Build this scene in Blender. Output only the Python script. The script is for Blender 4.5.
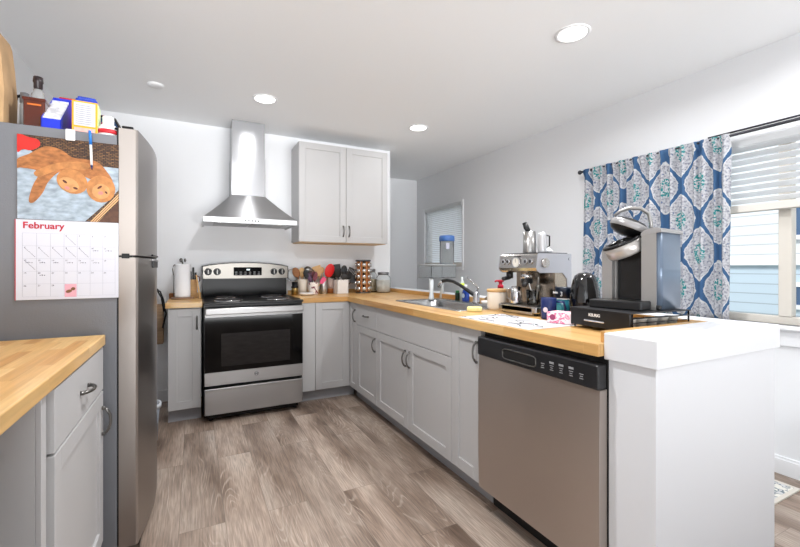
import bpy, bmesh, math, random
from mathutils import Matrix, Vector
random.seed(4)
for _o in list(bpy.data.objects): bpy.data.objects.remove(_o)
S = bpy.context.scene
COL = S.collection
PI = math.pi

# ------------------------------------------------------------------ camera
cam = bpy.data.objects.new('camera', bpy.data.cameras.new('camera'))
COL.objects.link(cam)
cam.location = (0, 0, 1.18)
cam.rotation_euler = (math.radians(90), 0, math.radians(-26.9))
cam.data.sensor_width = 36
cam.data.lens = 406 / 800 * 36
cam.data.shift_y = -6.2 / 800
cam.data.clip_start = 0.02
S.camera = cam

# ------------------------------------------------------------------ light
S.view_settings.view_transform = 'Standard'
S.view_settings.look = 'None'
S.view_settings.gamma = 1
S.view_settings.use_curve_mapping = False
S.view_settings.exposure = 0.0
w = bpy.data.worlds.new('sky'); S.world = w; w.use_nodes = True
bg = w.node_tree.nodes['Background']
bg.inputs[0].default_value = (0.86, 0.93, 1.0, 1)
bg.inputs[1].default_value = 1.05
# hazy sky, brighter to the left and right of the house than behind it
_nt = w.node_tree; _tc = _nt.nodes.new('ShaderNodeTexCoord'); _sx = _nt.nodes.new('ShaderNodeSeparateXYZ'); _nt.links.new(_tc.outputs['Generated'], _sx.inputs[0])
_ab = _nt.nodes.new('ShaderNodeMath'); _ab.operation = 'ABSOLUTE'; _nt.links.new(_sx.outputs[0], _ab.inputs[0])
_mr = _nt.nodes.new('ShaderNodeMapRange'); _mr.inputs[1].default_value = .2; _mr.inputs[2].default_value = .9; _mr.inputs[3].default_value = .12; _mr.inputs[4].default_value = 2.1
_nt.links.new(_ab.outputs[0], _mr.inputs[0]); _nt.links.new(_mr.outputs[0], bg.inputs[1])

def area(name, loc, rot, sx, sy, power, col=(1, 1, 1), shape='RECTANGLE', spread=PI):
    l = bpy.data.lights.new(name, 'AREA'); l.shape = shape; l.size = sx; l.size_y = sy
    l.energy = power; l.color = col; l.spread = spread
    o = bpy.data.objects.new(name, l); COL.objects.link(o); o.location = loc; o.rotation_euler = rot
    return o
DOWN = (0, 0, 0)
# suns added as fill lights, and sky portals at the two modelled windows
_s = bpy.data.lights.new('ceiling_fill_sun', 'SUN'); _s.energy = 6.2; _s.angle = math.radians(40); _s.color = (0.97, 0.985, 1.0)  # upward-shining sun added to lift the ceiling
_so = bpy.data.objects.new('ceiling_fill_sun', _s); COL.objects.link(_so)
_so.rotation_euler = Vector((-.04, .93, .36)).to_track_quat('-Z', 'Y').to_euler()
_s = bpy.data.lights.new('room_fill_sun', 'SUN'); _s.energy = 0.7; _s.angle = math.radians(45); _s.color = (0.97, 0.985, 1.0)  # wide soft sun added as even fill from behind the camera
_so = bpy.data.objects.new('room_fill_sun', _s); COL.objects.link(_so)
_so.rotation_euler = Vector((.62, .78, .04)).to_track_quat('-Z', 'Y').to_euler()
for _n, _y, _z, _sx, _sy in (('dining_window_portal', 1.345, 1.41, 2.0, 1.1), ('far_window_portal', 4.645, 1.6, .93, .82)):
    _p = area(_n, (3.13, _y, _z), (PI/2, 0, PI/2), _sx, _sy, 1); _p.data.cycles.is_portal = True
_s = bpy.data.lights.new('siding_fill_sun', 'SUN'); _s.energy = 2.1; _s.angle = math.radians(8); _s.color = (1.0, .98, .95)  # extra sun added to brighten the house outside and bounce indoors
_so = bpy.data.objects.new('siding_fill_sun', _s); COL.objects.link(_so)
_so.rotation_euler = Vector((.78, -.12, -.6)).to_track_quat('-Z', 'Y').to_euler()
LAMP_W = dict(near=20.0, hood=5.5, cabinet=3.0, middle=25.0, behind=2.0)      # watts of each downlight

# ------------------------------------------------------------------ materials
def lin(c):
    return tuple(((x/12.92) if x <= 0.04045 else ((x+0.055)/1.055)**2.4) for x in (v/255 for v in c))
def rgb(r, g, b): return lin((r, g, b)) + (1,)
MATS = {}
def mat(name, c, rough=0.5, metal=0.0, noise=None, bump=None, emit=0, alpha=None, trans=0, ior=1.45, coat=0, spec=None, aniso=0):
    """noise=(scale, amount, (sx,sy,sz)) varies the colour; bump=(scale, strength, (sx,sy,sz))."""
    if name in MATS: return MATS[name]
    m = bpy.data.materials.new(name); m.use_nodes = True; nt = m.node_tree
    b = nt.nodes['Principled BSDF']
    col = rgb(*c)
    b.inputs['Base Color'].default_value = col
    b.inputs['Roughness'].default_value = rough
    b.inputs['Metallic'].default_value = metal
    b.inputs['Transmission Weight'].default_value = trans
    b.inputs['IOR'].default_value = ior
    b.inputs['Coat Weight'].default_value = coat
    if spec is not None: b.inputs['Specular IOR Level'].default_value = spec
    if emit:
        b.inputs['Emission Color'].default_value = col; b.inputs['Emission Strength'].default_value = emit
    if alpha is not None: b.inputs['Alpha'].default_value = alpha
    if aniso:      # horizontally brushed metal
        tg = nt.nodes.new('ShaderNodeTangent'); tg.direction_type = 'RADIAL'; tg.axis = 'Z'; nt.links.new(tg.outputs[0], b.inputs['Tangent'])
        b.inputs['Anisotropic'].default_value = aniso; b.inputs['Anisotropic Rotation'].default_value = .25
    tc = nt.nodes.new('ShaderNodeTexCoord')
    def nz(scale, sc, detail=4):
        mp = nt.nodes.new('ShaderNodeMapping'); mp.inputs['Scale'].default_value = sc
        nt.links.new(tc.outputs['Object'], mp.inputs[0])
        n = nt.nodes.new('ShaderNodeTexNoise'); n.inputs['Scale'].default_value = scale; n.inputs['Detail'].default_value = detail
        nt.links.new(mp.outputs[0], n.inputs[0]); return n
    if noise:
        n = nz(noise[0], noise[2] if len(noise) > 2 else (1, 1, 1))
        r = nt.nodes.new('ShaderNodeMapRange'); r.inputs[3].default_value = 1-noise[1]; r.inputs[4].default_value = 1+noise[1]
        r.inputs[1].default_value = 0.25; r.inputs[2].default_value = 0.75
        nt.links.new(n.outputs[0], r.inputs[0])
        v = nt.nodes.new('ShaderNodeVectorMath'); v.operation = 'SCALE'; v.inputs[0].default_value = col[:3]
        nt.links.new(r.outputs[0], v.inputs['Scale']); nt.links.new(v.outputs[0], b.inputs['Base Color'])
    if bump:
        n = nz(bump[0], bump[2] if len(bump) > 2 else (1, 1, 1))
        bp = nt.nodes.new('ShaderNodeBump'); bp.inputs['Strength'].default_value = bump[1]; bp.inputs['Distance'].default_value = bump[3] if len(bump) > 3 else 0.01
        nt.links.new(n.outputs[0], bp.inputs['Height']); nt.links.new(bp.outputs[0], b.inputs['Normal'])
    MATS[name] = m
    return m

def nodes(name):
    m = bpy.data.materials.new(name); m.use_nodes = True; MATS[name] = m
    nt = m.node_tree; b = nt.nodes['Principled BSDF']
    def N(t, **k):
        n = nt.nodes.new('ShaderNode'+t)
        for a, v in k.items(): setattr(n, a, v)
        return n
    def L(a, b_): nt.links.new(a, b_)
    def math_(op, a, b_=None, c=None):
        n = N('Math', operation=op)
        for i, v in enumerate((a, b_, c)):
            if v is None: continue
            if isinstance(v, (int, float)): n.inputs[i].default_value = v
            else: L(v, n.inputs[i])
        return n.outputs[0]
    return m, nt, b, N, L, math_

def ramp(N, L, fac, stops):
    r = N('ValToRGB'); L(fac, r.inputs[0]); e = r.color_ramp.elements
    e[0].position, e[0].color = stops[0]; e[1].position, e[1].color = stops[-1]
    for p, c in stops[1:-1]:
        x = e.new(p); x.color = c
    return r.outputs[0]

def butcher(name, alongY, base=(208, 160, 96), light=(222, 182, 122), dark=(194, 142, 80)):
    m, nt, b, N, L, M = nodes(name)
    tc = N('TexCoord'); mp = N('Mapping'); mp.inputs['Rotation'].default_value = (0, 0, PI/2 if alongY else 0)
    L(tc.outputs['Object'], mp.inputs[0])
    br = N('TexBrick'); br.offset = 0.37; br.inputs['Scale'].default_value = 1
    br.inputs['Brick Width'].default_value = 0.42; br.inputs['Row Height'].default_value = 0.038
    br.inputs['Mortar Size'].default_value = 0.0006; br.inputs['Mortar Smooth'].default_value = 0.3
    br.inputs['Color1'].default_value = (0, 0, 0, 1); br.inputs['Color2'].default_value = (1, 1, 1, 1); br.inputs['Mortar'].default_value = (0.3, 0.3, 0.3, 1)
    L(mp.outputs[0], br.inputs[0])
    tone = ramp(N, L, br.outputs[0], [(0, rgb(*light)), (0.35, rgb(216, 172, 110)), (0.75, rgb(*base)), (1, rgb(*dark))])
    m2 = N('Mapping'); m2.inputs['Scale'].default_value = (5, 90, 60); L(mp.outputs[0], m2.inputs[0])
    ad = N('VectorMath', operation='ADD'); L(m2.outputs[0], ad.inputs[0])
    sc = N('VectorMath', operation='SCALE'); L(br.outputs[0], sc.inputs[0]); sc.inputs['Scale'].default_value = 7; L(sc.outputs[0], ad.inputs[1])
    nz = N('TexNoise'); nz.inputs['Scale'].default_value = 1; nz.inputs['Detail'].default_value = 5; L(ad.outputs[0], nz.inputs[0])
    g = N('MapRange'); L(nz.outputs[0], g.inputs[0]); g.inputs[1].default_value = .3; g.inputs[2].default_value = .7; g.inputs[3].default_value = .84; g.inputs[4].default_value = 1.1
    v = N('VectorMath', operation='SCALE'); L(tone, v.inputs[0]); L(g.outputs[0], v.inputs['Scale'])
    L(v.outputs[0], b.inputs['Base Color']); b.inputs['Roughness'].default_value = 0.38; b.inputs['Coat Weight'].default_value = 0.15
    return m

def floor_mat():
    m, nt, b, N, L, M = nodes('floor_planks')
    tc = N('TexCoord'); mp = N('Mapping'); mp.inputs['Rotation'].default_value = (0, 0, PI/2); mp.inputs['Location'].default_value = (.35, .06, 0)
    L(tc.outputs['Object'], mp.inputs[0])
    br = N('TexBrick'); br.offset = 0.41; br.inputs['Scale'].default_value = 1
    br.inputs['Brick Width'].default_value = 1.2; br.inputs['Row Height'].default_value = 0.19
    br.inputs['Mortar Size'].default_value = 0.0012; br.inputs['Mortar Smooth'].default_value = 0.2
    br.inputs['Color1'].default_value = (0, 0, 0, 1); br.inputs['Color2'].default_value = (1, 1, 1, 1); br.inputs['Mortar'].default_value = (0.5, 0.5, 0.5, 1)
    L(mp.outputs[0], br.inputs[0])
    sc = N('VectorMath', operation='SCALE'); L(br.outputs[0], sc.inputs[0]); sc.inputs['Scale'].default_value = 9
    def coords(s):
        m2 = N('Mapping'); m2.inputs['Scale'].default_value = s; L(mp.outputs[0], m2.inputs[0])
        ad = N('VectorMath', operation='ADD'); L(m2.outputs[0], ad.inputs[0]); L(sc.outputs[0], ad.inputs[1]); return ad.outputs[0]
    # broad patches
    n1 = N('TexNoise'); n1.inputs['Detail'].default_value = 3; L(coords((1.3, 5, 1)), n1.inputs[0]); n1.inputs['Scale'].default_value = 1
    tone = ramp(N, L, n1.outputs[0], [(0.28, rgb(98, 80, 68)), (0.42, rgb(140, 121, 107)), (0.56, rgb(170, 152, 138)), (0.72, rgb(188, 173, 160))])
    # cathedral rings
    n2 = N('TexNoise'); n2.inputs['Detail'].default_value = 1.5; n2.inputs['Scale'].default_value = 1; L(coords((0.9, 5.5, 1)), n2.inputs[0])
    s = M('SINE', M('MULTIPLY', n2.outputs[0], 190))
    rg = N('MapRange'); L(s, rg.inputs[0]); rg.inputs[1].default_value = .55; rg.inputs[2].default_value = 1; rg.inputs[3].default_value = 0; rg.inputs[4].default_value = 1
    n3 = N('TexNoise'); n3.inputs['Scale'].default_value = 1; n3.inputs['Detail'].default_value = 2; L(coords((1.6, 8, 1)), n3.inputs[0])
    msk = N('MapRange'); L(n3.outputs[0], msk.inputs[0]); msk.inputs[1].default_value = .5; msk.inputs[2].default_value = .68
    ringf = M('MULTIPLY', M('MULTIPLY', rg.outputs[0], msk.outputs[0]), 0.42)
    mx = N('Mix', data_type='RGBA'); L(ringf, mx.inputs[0]); L(tone, mx.inputs[6]); mx.inputs[7].default_value = rgb(214, 200, 186)
    # fine fibres
    n4 = N('TexNoise'); n4.inputs['Scale'].default_value = 1; n4.inputs['Detail'].default_value = 5; L(coords((9, 190, 1)), n4.inputs[0])
    g = N('MapRange'); L(n4.outputs[0], g.inputs[0]); g.inputs[1].default_value = .3; g.inputs[2].default_value = .7; g.inputs[3].default_value = .66; g.inputs[4].default_value = 1.26
    # plank brightness
    pb = N('MapRange'); L(br.outputs[0], pb.inputs[0]); pb.inputs[3].default_value = .86; pb.inputs[4].default_value = 1.08
    seam = M('SUBTRACT', 1, M('MULTIPLY', br.outputs[1], .45))
    f = M('MULTIPLY', M('MULTIPLY', g.outputs[0], pb.outputs[0]), seam)
    v = N('VectorMath', operation='SCALE'); L(mx.outputs[2], v.inputs[0]); L(f, v.inputs['Scale'])
    L(v.outputs[0], b.inputs['Base Color']); b.inputs['Roughness'].default_value = 0.42
    bp = N('Bump'); bp.inputs['Strength'].default_value = .15; bp.inputs['Distance'].default_value = .002; L(f, bp.inputs['Height']); L(bp.outputs[0], b.inputs['Normal'])
    return m

def curtain_mat():
    m, nt, b, N, L, M = nodes('ogee_curtain_fabric')
    uv = N('UVMap'); uv.uv_map = 'UVMap'
    nz = N('TexNoise'); nz.inputs['Scale'].default_value = 26; nz.inputs['Detail'].default_value = 3; L(uv.outputs[0], nz.inputs[0])
    sp = N('SeparateXYZ'); L(uv.outputs[0], sp.inputs[0])
    x = M('MULTIPLY', sp.outputs[0], 2*PI/0.285); y = M('MULTIPLY', sp.outputs[1], 2*PI/0.46)
    # ogee curve of the ribbon
    h = M('MULTIPLY', M('ABSOLUTE', M('ADD', M('COSINE', x), M('COSINE', y))), 0.5)
    sc = M('MULTIPLY', M('SUBTRACT', nz.outputs[0], 0.5), 0.24)
    hh = M('ADD', h, sc)
    v = N('TexVoronoi'); v.inputs['Scale'].default_value = 55; L(uv.outputs[0], v.inputs[0])
    n2 = N('TexNoise'); n2.inputs['Scale'].default_value = 75; n2.inputs['Detail'].default_value = 3; L(uv.outputs[0], n2.inputs[0])
    damask = ramp(N, L, n2.outputs[0], [(0.38, rgb(226, 226, 229)), (0.52, rgb(206, 206, 211)), (0.64, rgb(150, 153, 168))])
    edge = N('Math', operation='GREATER_THAN'); L(hh, edge.inputs[0]); edge.inputs[1].default_value = 0.115
    mx = N('Mix', data_type='RGBA'); L(edge.outputs[0], mx.inputs[0]); mx.inputs[6].default_value = rgb(78, 118, 162); L(damask, mx.inputs[7])
    # white rim
    rim = M('MULTIPLY', M('GREATER_THAN', hh, .115), M('LESS_THAN', hh, .185))
    mr = N('Mix', data_type='RGBA'); L(rim, mr.inputs[0]); L(mx.outputs[2], mr.inputs[6]); mr.inputs[7].default_value = rgb(232, 232, 232)
    # blue cores
    teal = M('MULTIPLY', M('MULTIPLY', M('GREATER_THAN', h, .80), M('LESS_THAN', h, .965)), M('GREATER_THAN', n2.outputs[0], .49))
    mt = N('Mix', data_type='RGBA'); L(teal, mt.inputs[0]); L(mr.outputs[2], mt.inputs[6]); mt.inputs[7].default_value = rgb(58, 158, 160)
    b2 = M('MULTIPLY', M('MULTIPLY', M('GREATER_THAN', h, .52), M('LESS_THAN', h, .62)), M('GREATER_THAN', n2.outputs[0], .6))
    mb = N('Mix', data_type='RGBA'); L(b2, mb.inputs[0]); L(mt.outputs[2], mb.inputs[6]); mb.inputs[7].default_value = rgb(110, 132, 168)
    L(mb.outputs[2], b.inputs['Base Color']); b.inputs['Roughness'].default_value = .9
    # thin cloth lets daylight through
    tr = N('BsdfTranslucent'); L(mb.outputs[2], tr.inputs[0]); ms = N('MixShader'); ms.inputs[0].default_value = .45
    L(b.outputs[0], ms.inputs[1]); L(tr.outputs[0], ms.inputs[2]); L(ms.outputs[0], nt.nodes['Material Output'].inputs[0])
    return m

def pattern_mat(name, c1, c2, c3, scale=8, rough=.7, th=.52, th2=.6, stretch=(1, 1, 1)):
    m, nt, b, N, L, M = nodes(name)
    tc = N('TexCoord'); mp = N('Mapping'); mp.inputs['Scale'].default_value = stretch; L(tc.outputs['Object'], mp.inputs[0])
    n = N('TexNoise'); n.inputs['Scale'].default_value = scale; n.inputs['Detail'].default_value = 3; L(mp.outputs[0], n.inputs[0])
    r = N('ValToRGB'); r.color_ramp.interpolation = 'CONSTANT'; L(n.outputs[0], r.inputs[0]); e = r.color_ramp.elements
    e[0].color = rgb(*c1); e[1].position = th; e[1].color = rgb(*c2); x = e.new(th2); x.color = rgb(*c3)
    L(r.outputs[0], b.inputs['Base Color']); b.inputs['Roughness'].default_value = rough
    return m

def weave_mat():
    m, nt, b, N, L, M = nodes('printed_wicker')
    tc = N('TexCoord'); mp = N('Mapping'); mp.inputs['Rotation'].default_value = (PI/2, 0, 0); L(tc.outputs['Object'], mp.inputs[0])
    br = N('TexBrick'); br.offset = .5; br.inputs['Brick Width'].default_value = .015; br.inputs['Row Height'].default_value = .0062; br.inputs['Scale'].default_value = 1
    br.inputs['Mortar Size'].default_value = .0013
    br.inputs['Color1'].default_value = rgb(128, 92, 56); br.inputs['Color2'].default_value = rgb(66, 40, 24); br.inputs['Mortar'].default_value = rgb(34, 20, 14)
    L(mp.outputs[0], br.inputs[0]); L(br.outputs[0], b.inputs['Base Color']); b.inputs['Roughness'].default_value = .35
    return m

def siding_mat(name, c):
    m, nt, b, N, L, M = nodes(name)
    tc = N('TexCoord'); sp = N('SeparateXYZ'); L(tc.outputs['Object'], sp.inputs[0])
    f = M('FRACT', M('DIVIDE', sp.outputs[2], .14))
    col = ramp(N, L, f, [(0, rgb(*[int(k*.72) for k in c])), (.12, rgb(*c)), (1, rgb(*c))])
    L(col, b.inputs['Base Color']); b.inputs['Roughness'].default_value = .7
    bp = N('Bump'); bp.inputs['Distance'].default_value = .01; L(f, bp.inputs['Height']); L(bp.outputs[0], b.inputs['Normal'])
    return m

wall_m = mat('wall_paint', (237, 238, 240), .75, bump=(160, .12, (1, 1, 1), .002))
ceil_m = mat('ceiling_paint', (245, 246, 247), .8, bump=(90, .2, (1, 1, 1), .002))
trim_m = mat('white_trim_paint', (240, 241, 243), .4)
cab_m = mat('grey_cabinet_paint', (188, 187, 187), .42, noise=(3, .02))
toe_m = mat('grey_toe_kick', (158, 158, 162), .5)
cabin_m = mat('maple_cabinet_underside', (218, 186, 142), .5, noise=(8, .08, (1, 12, 1)))
butX = butcher('butcher_block_across', False)
butY = butcher('butcher_block_along', True)
flo_m = floor_mat()
steel = mat('brushed_stainless', (164, 163, 163), .34, 1, aniso=.8)
dwsteel = mat('dishwasher_stainless', (200, 190, 182), .38, 1, aniso=.8)
chimsteel = mat('chimney_stainless', (150, 150, 152), .24, 1, aniso=.85)
hoodsteel = mat('hood_stainless', (184, 184, 185), .36, 1, aniso=.85)
frsteel = mat('fridge_stainless', (160, 153, 148), .34, 1, aniso=.8)
frside = mat('fridge_grey_side', (118, 120, 125), .5, .1, bump=(220, .1))
chrome = mat('polished_chrome', (214, 214, 216), .12, 1)
nickel = mat('satin_nickel', (120, 118, 115), .28, 1)
black = mat('black_enamel', (12, 12, 14), .3, spec=.35)
half_m = mat('half_wall_paint', (224, 225, 228), .5)
blackm = mat('black_matte_plastic', (26, 26, 28), .45)
blackg = mat('oven_black_glass', (6, 6, 7), .06, spec=.22)
dark_in = mat('dark_recess', (18, 17, 17), .8)
white_pl = mat('white_plastic', (236, 236, 236), .4)
paperw = mat('white_paper', (244, 244, 246), .8)
cream = mat('cream_ceramic', (232, 220, 204), .3)
whitec = mat('white_ceramic', (238, 234, 230), .22)
oldwood = mat('brown_wood', (150, 98, 56), .55, noise=(10, .2, (1, 1, 6)))
palewood = mat('pale_wood', (214, 172, 118), .55, noise=(12, .12, (1, 1, 6)))
greywood = mat('weathered_wood', (146, 126, 104), .65, noise=(9, .18, (1, 6, 1)))
red_p = mat('red_silicone', (222, 26, 30), .4)
blue_p = mat('royal_blue_card', (18, 46, 200), .45)
navy = mat('navy_glaze', (28, 42, 92), .25)
tealm = mat('teal_enamel', (26, 104, 122), .3)
pinkp = pattern_mat('pink_floral_card', (246, 226, 230), (232, 108, 148), (250, 180, 200), 45)
glassm = mat('clear_glass', (250, 252, 252), .03, trans=1, ior=1.35)
clearp = mat('clear_plastic', (246, 249, 250), .06, trans=.95, ior=1.06)
paneg = mat('window_glass', (255, 255, 255), 0.0, trans=1, ior=1.02)
amber = mat('amber_glass', (84, 30, 12), .12, coat=.5)
lampm = mat('lit_lamp_lens', (255, 252, 246), .5, emit=5)

# ------------------------------------------------------------------ mesh helpers
class MB:
    def __init__(s, xf=None):
        s.bm = bmesh.new(); s.mi = 0; s.xf = xf or Matrix.Identity(4)
    def _fin(s, verts, faces, smooth=False):
        for v in verts: v.co = s.xf @ v.co
        for f in faces: f.material_index = s.mi; f.smooth = smooth
    def box(s, x0, x1, y0, y1, z0, z1, bev=0, seg=2, rot=None):
        vs = [s.bm.verts.new(p) for p in ((x0, y0, z0), (x1, y0, z0), (x1, y1, z0), (x0, y1, z0), (x0, y0, z1), (x1, y0, z1), (x1, y1, z1), (x0, y1, z1))]
        fs = [s.bm.faces.new([vs[i] for i in q]) for q in ((3, 2, 1, 0), (4, 5, 6, 7), (0, 1, 5, 4), (1, 2, 6, 5), (2, 3, 7, 6), (3, 0, 4, 7))]
        if bev:
            es = list({e for f in fs for e in f.edges})
            r = bmesh.ops.bevel(s.bm, geom=es, offset=bev, segments=seg, affect='EDGES', profile=.5)
            fs = list({f for f in fs if f.is_valid} | set(r['faces'])); vs = list({v for f in fs for v in f.verts})
        if rot is not None:
            for v in vs: v.co = rot @ v.co
        s._fin(vs, fs, False); return s
    def prism(s, pts, axis, a, b, smooth=False):
        """pts 2D polygon, extruded along axis from a to b. axis z:(x,y) y:(x,z) x:(y,z)"""
        def P(p, t): return {'z': (p[0], p[1], t), 'y': (p[0], t, p[1]), 'x': (t, p[0], p[1])}[axis]
        A = [s.bm.verts.new(P(p, a)) for p in pts]; B = [s.bm.verts.new(P(p, b)) for p in pts]
        fs = [s.bm.faces.new(A[::-1]), s.bm.faces.new(B)]; n = len(pts); side = []
        for i in range(n): side.append(s.bm.faces.new((A[i], A[(i+1) % n], B[(i+1) % n], B[i])))
        s._fin(A+B, fs, False)
        for f in side: f.material_index = s.mi; f.smooth = smooth
        bmesh.ops.recalc_face_normals(s.bm, faces=fs+side)
        return s
    def lathe(s, prof, c=(0, 0, 0), seg=24, sx=1, sy=1, smooth=True):
        rings = []
        for r, z in prof:
            if r < 1e-6: rings.append([s.bm.verts.new((c[0], c[1], c[2]+z))])
            else: rings.append([s.bm.verts.new((c[0]+sx*r*math.cos(2*PI*i/seg), c[1]+sy*r*math.sin(2*PI*i/seg), c[2]+z)) for i in range(seg)])
        fs = []
        for a, b in zip(rings, rings[1:]):
            if len(a) == 1 and len(b) == 1: continue
            for i in range(seg):
                j = (i+1) % seg
                if len(a) == 1: fs.append(s.bm.faces.new((a[0], b[j], b[i])))
                elif len(b) == 1: fs.append(s.bm.faces.new((a[i], a[j], b[0])))
                else: fs.append(s.bm.faces.new((a[i], a[j], b[j], b[i])))
        s._fin([v for r in rings for v in r], fs, smooth)
        bmesh.ops.recalc_face_normals(s.bm, faces=fs)
        return s
    def cyl(s, p0, p1, r, r2=None, seg=16, cap=True, smooth=True):
        p0, p1 = Vector(p0), Vector(p1); d = p1-p0; q = d.to_track_quat('Z', 'Y'); r2 = r if r2 is None else r2
        A, B = [], []
        for i in range(seg):
            a = 2*PI*i/seg; v = Vector((math.cos(a), math.sin(a), 0))
            A.append(s.bm.verts.new(p0+q@(v*r))); B.append(s.bm.verts.new(p1+q@(v*r2)))
        side = [s.bm.faces.new((A[i], A[(i+1) % seg], B[(i+1) % seg], B[i])) for i in range(seg)]
        caps = [s.bm.faces.new(A[::-1]), s.bm.faces.new(B)] if cap else []
        s._fin(A+B, side, smooth)
        for f in caps: f.material_index = s.mi
        return s
    def tube(s, pts, r, seg=8, closed=False, flat=1.0):
        pts = [Vector(p) for p in pts]; n = len(pts); rings = []
        up = Vector((0, 0, 1))
        for i, p in enumerate(pts):
            if closed: t = pts[(i+1) % n]-pts[i-1]
            else: t = pts[min(i+1, n-1)]-pts[max(i-1, 0)]
            t.normalize(); ref = up if abs(t.z) < .93 else Vector((1, 0, 0))
            a = t.cross(ref).normalized(); b = a.cross(t).normalized()
            rr = r[i] if isinstance(r, (list, tuple)) else r
            rings.append([s.bm.verts.new(p+(a*math.cos(2*PI*k/seg)+b*math.sin(2*PI*k/seg)*flat)*rr) for k in range(seg)])
        fs = []
        for i in range(n if closed else n-1):
            a, b = rings[i], rings[(i+1) % n]
            for k in range(seg): fs.append(s.bm.faces.new((a[k], a[(k+1) % seg], b[(k+1) % seg], b[k])))
        if not closed: fs += [s.bm.faces.new(rings[0][::-1]), s.bm.faces.new(rings[-1])]
        s._fin([v for r_ in rings for v in r_], fs, True)
        return s
    def ell(s, c, r, seg=16, rings=10, rot=None):
        res = bmesh.ops.create_uvsphere(s.bm, u_segments=seg, v_segments=rings, radius=1)
        vs = res['verts']; fs = {f for v in vs for f in v.link_faces}
        for v in vs:
            q = Vector((v.co.x*r[0], v.co.y*r[1], v.co.z*r[2]))
            if rot is not None: q = rot @ q
            v.co = q+Vector(c)
        s._fin(vs, fs, True); return s

def link(name, data, parent=None):
    o = bpy.data.objects.new(name, data); COL.objects.link(o)
    if parent is not None: o.parent = parent
    return o
def rootof(o):
    while o.parent: o = o.parent
    return o
def obj(name, mb, m, parent=None, world=False, label=None):
    me = bpy.data.meshes.new(name); mb.bm.normal_update()
    if world and parent is not None:
        r = rootof(parent); M_ = Matrix.LocRotScale(r.location, r.rotation_euler, None).inverted()
        for v in mb.bm.verts: v.co = M_ @ v.co
    mb.bm.to_mesh(me); mb.bm.free()
    for x in (m if isinstance(m, (list, tuple)) else [m]): me.materials.append(x)
    o = link(name, me, parent)
    if label: o['label'] = label
    return o
def thing(name, label, cat, loc=(0, 0, 0), rz=0, group=None):
    o = link(name, None); o.empty_display_size = .05; o.location = loc; o.rotation_euler = (0, 0, rz)
    o['label'] = label; o['category'] = cat
    if group: o['group'] = group
    return o
def tag(o, label, cat, group=None):
    o['label'] = label; o['category'] = cat
    if group: o['group'] = group
    return o
def one(name, mb, m, label, cat, loc=(0, 0, 0), rz=0, group=None):
    o = obj(name, mb, m); o.location = loc; o.rotation_euler = (0, 0, rz); return tag(o, label, cat, group)
def struct(name, mb, m):
    o = obj(name, mb, m); o['kind'] = 'structure'; return o
def copy_tree(o, parent=None):
    c = o.copy(); COL.objects.link(c)
    if parent is not None: c.parent = parent
    for ch in [x for x in KIDS(o)]: copy_tree(ch, c)
    return c
def KIDS(o): return [x for x in bpy.data.objects if x.parent == o]
def RZ(a, loc=(0, 0, 0)): return Matrix.Translation(loc) @ Matrix.Rotation(a, 4, 'Z')
def text(name, s, size, M_, m, parent, world=False, ext=.0004, off=0, align='CENTER', label=None):
    cu = bpy.data.curves.new('t', 'FONT'); cu.body = s; cu.size = size; cu.extrude = ext; cu.align_x = align; cu.align_y = 'CENTER'; cu.offset = off
    cu.resolution_u = 3
    t = bpy.data.objects.new('t', cu); COL.objects.link(t)
    dg = bpy.context.evaluated_depsgraph_get(); me = bpy.data.meshes.new_from_object(t.evaluated_get(dg))
    bpy.data.objects.remove(t); bpy.data.curves.remove(cu)
    mb = MB(); mb.bm.from_mesh(me); bpy.data.meshes.remove(me)
    for v in mb.bm.verts: v.co = M_ @ v.co
    for f in mb.bm.faces: f.material_index = 0
    return obj(name, mb, m, parent, world, label)
def face_negY(loc): return Matrix.Translation(loc) @ Matrix.Rotation(PI/2, 4, 'X')
def face_negX(loc): return Matrix.Translation(loc) @ Matrix.Rotation(-PI/2, 4, 'Z') @ Matrix.Rotation(PI/2, 4, 'X')

# ------------------------------------------------------------------ room shell
XL, XR, YB, YF, ZC = -0.96, 3.0, 4.13, 5.35, 2.485
XE = 1.97           # where the kitchen's back wall ends
YN = -3.2
struct('floor', MB().box(XL-.12, XR+.12, YN-.12, YF+.12, -.1, 0), flo_m)
struct('ceiling', MB().box(XL-.12, XR+.12, YN-.12, YF+.12, ZC, ZC+.12), ceil_m)
m = MB(); m.box(XL-.12, XL, -.7, YF, 0, ZC); m.box(XL-.12, XL, YN, -.7, 2.3, ZC)
struct('wall_left', m, wall_m)
struct('wall_back', MB().box(XL, XE, YB, YB+.12, 0, ZC), wall_m)
struct('wall_far', MB().box(XL, XR+.12, YF, YF+.12, 0, ZC), wall_m)
m = MB()
W2 = (0.35, 2.34, .85, 1.965); W1 = (4.18, 5.11, 1.19, 2.01)
m.box(XR, XR+.12, YN, W2[0], 0, ZC); m.box(XR, XR+.12, W2[1], W1[0], 0, ZC); m.box(XR, XR+.12, W1[1], YF, 0, ZC)
for w_ in (W1, W2): m.box(XR, XR+.12, w_[0], w_[1], 0, w_[2]); m.box(XR, XR+.12, w_[0], w_[1], w_[3], ZC)
struct('wall_right', m, wall_m)
m = MB(); m.box(XL, XR, YN-.12, YN, 2.3, ZC)
struct('wall_rear', m, wall_m)
m = MB(); m.box(XR-.014, XR, YN, YF, 0, .085); m.box(XR-.008, XR, YN, YF, .085, .1)
struct('baseboard_right', m, trim_m)
m = MB(); m.box(XE+.02, XR-.02, YF-.014, YF, 0, .1)
struct('baseboard_far', m, trim_m)

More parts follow.
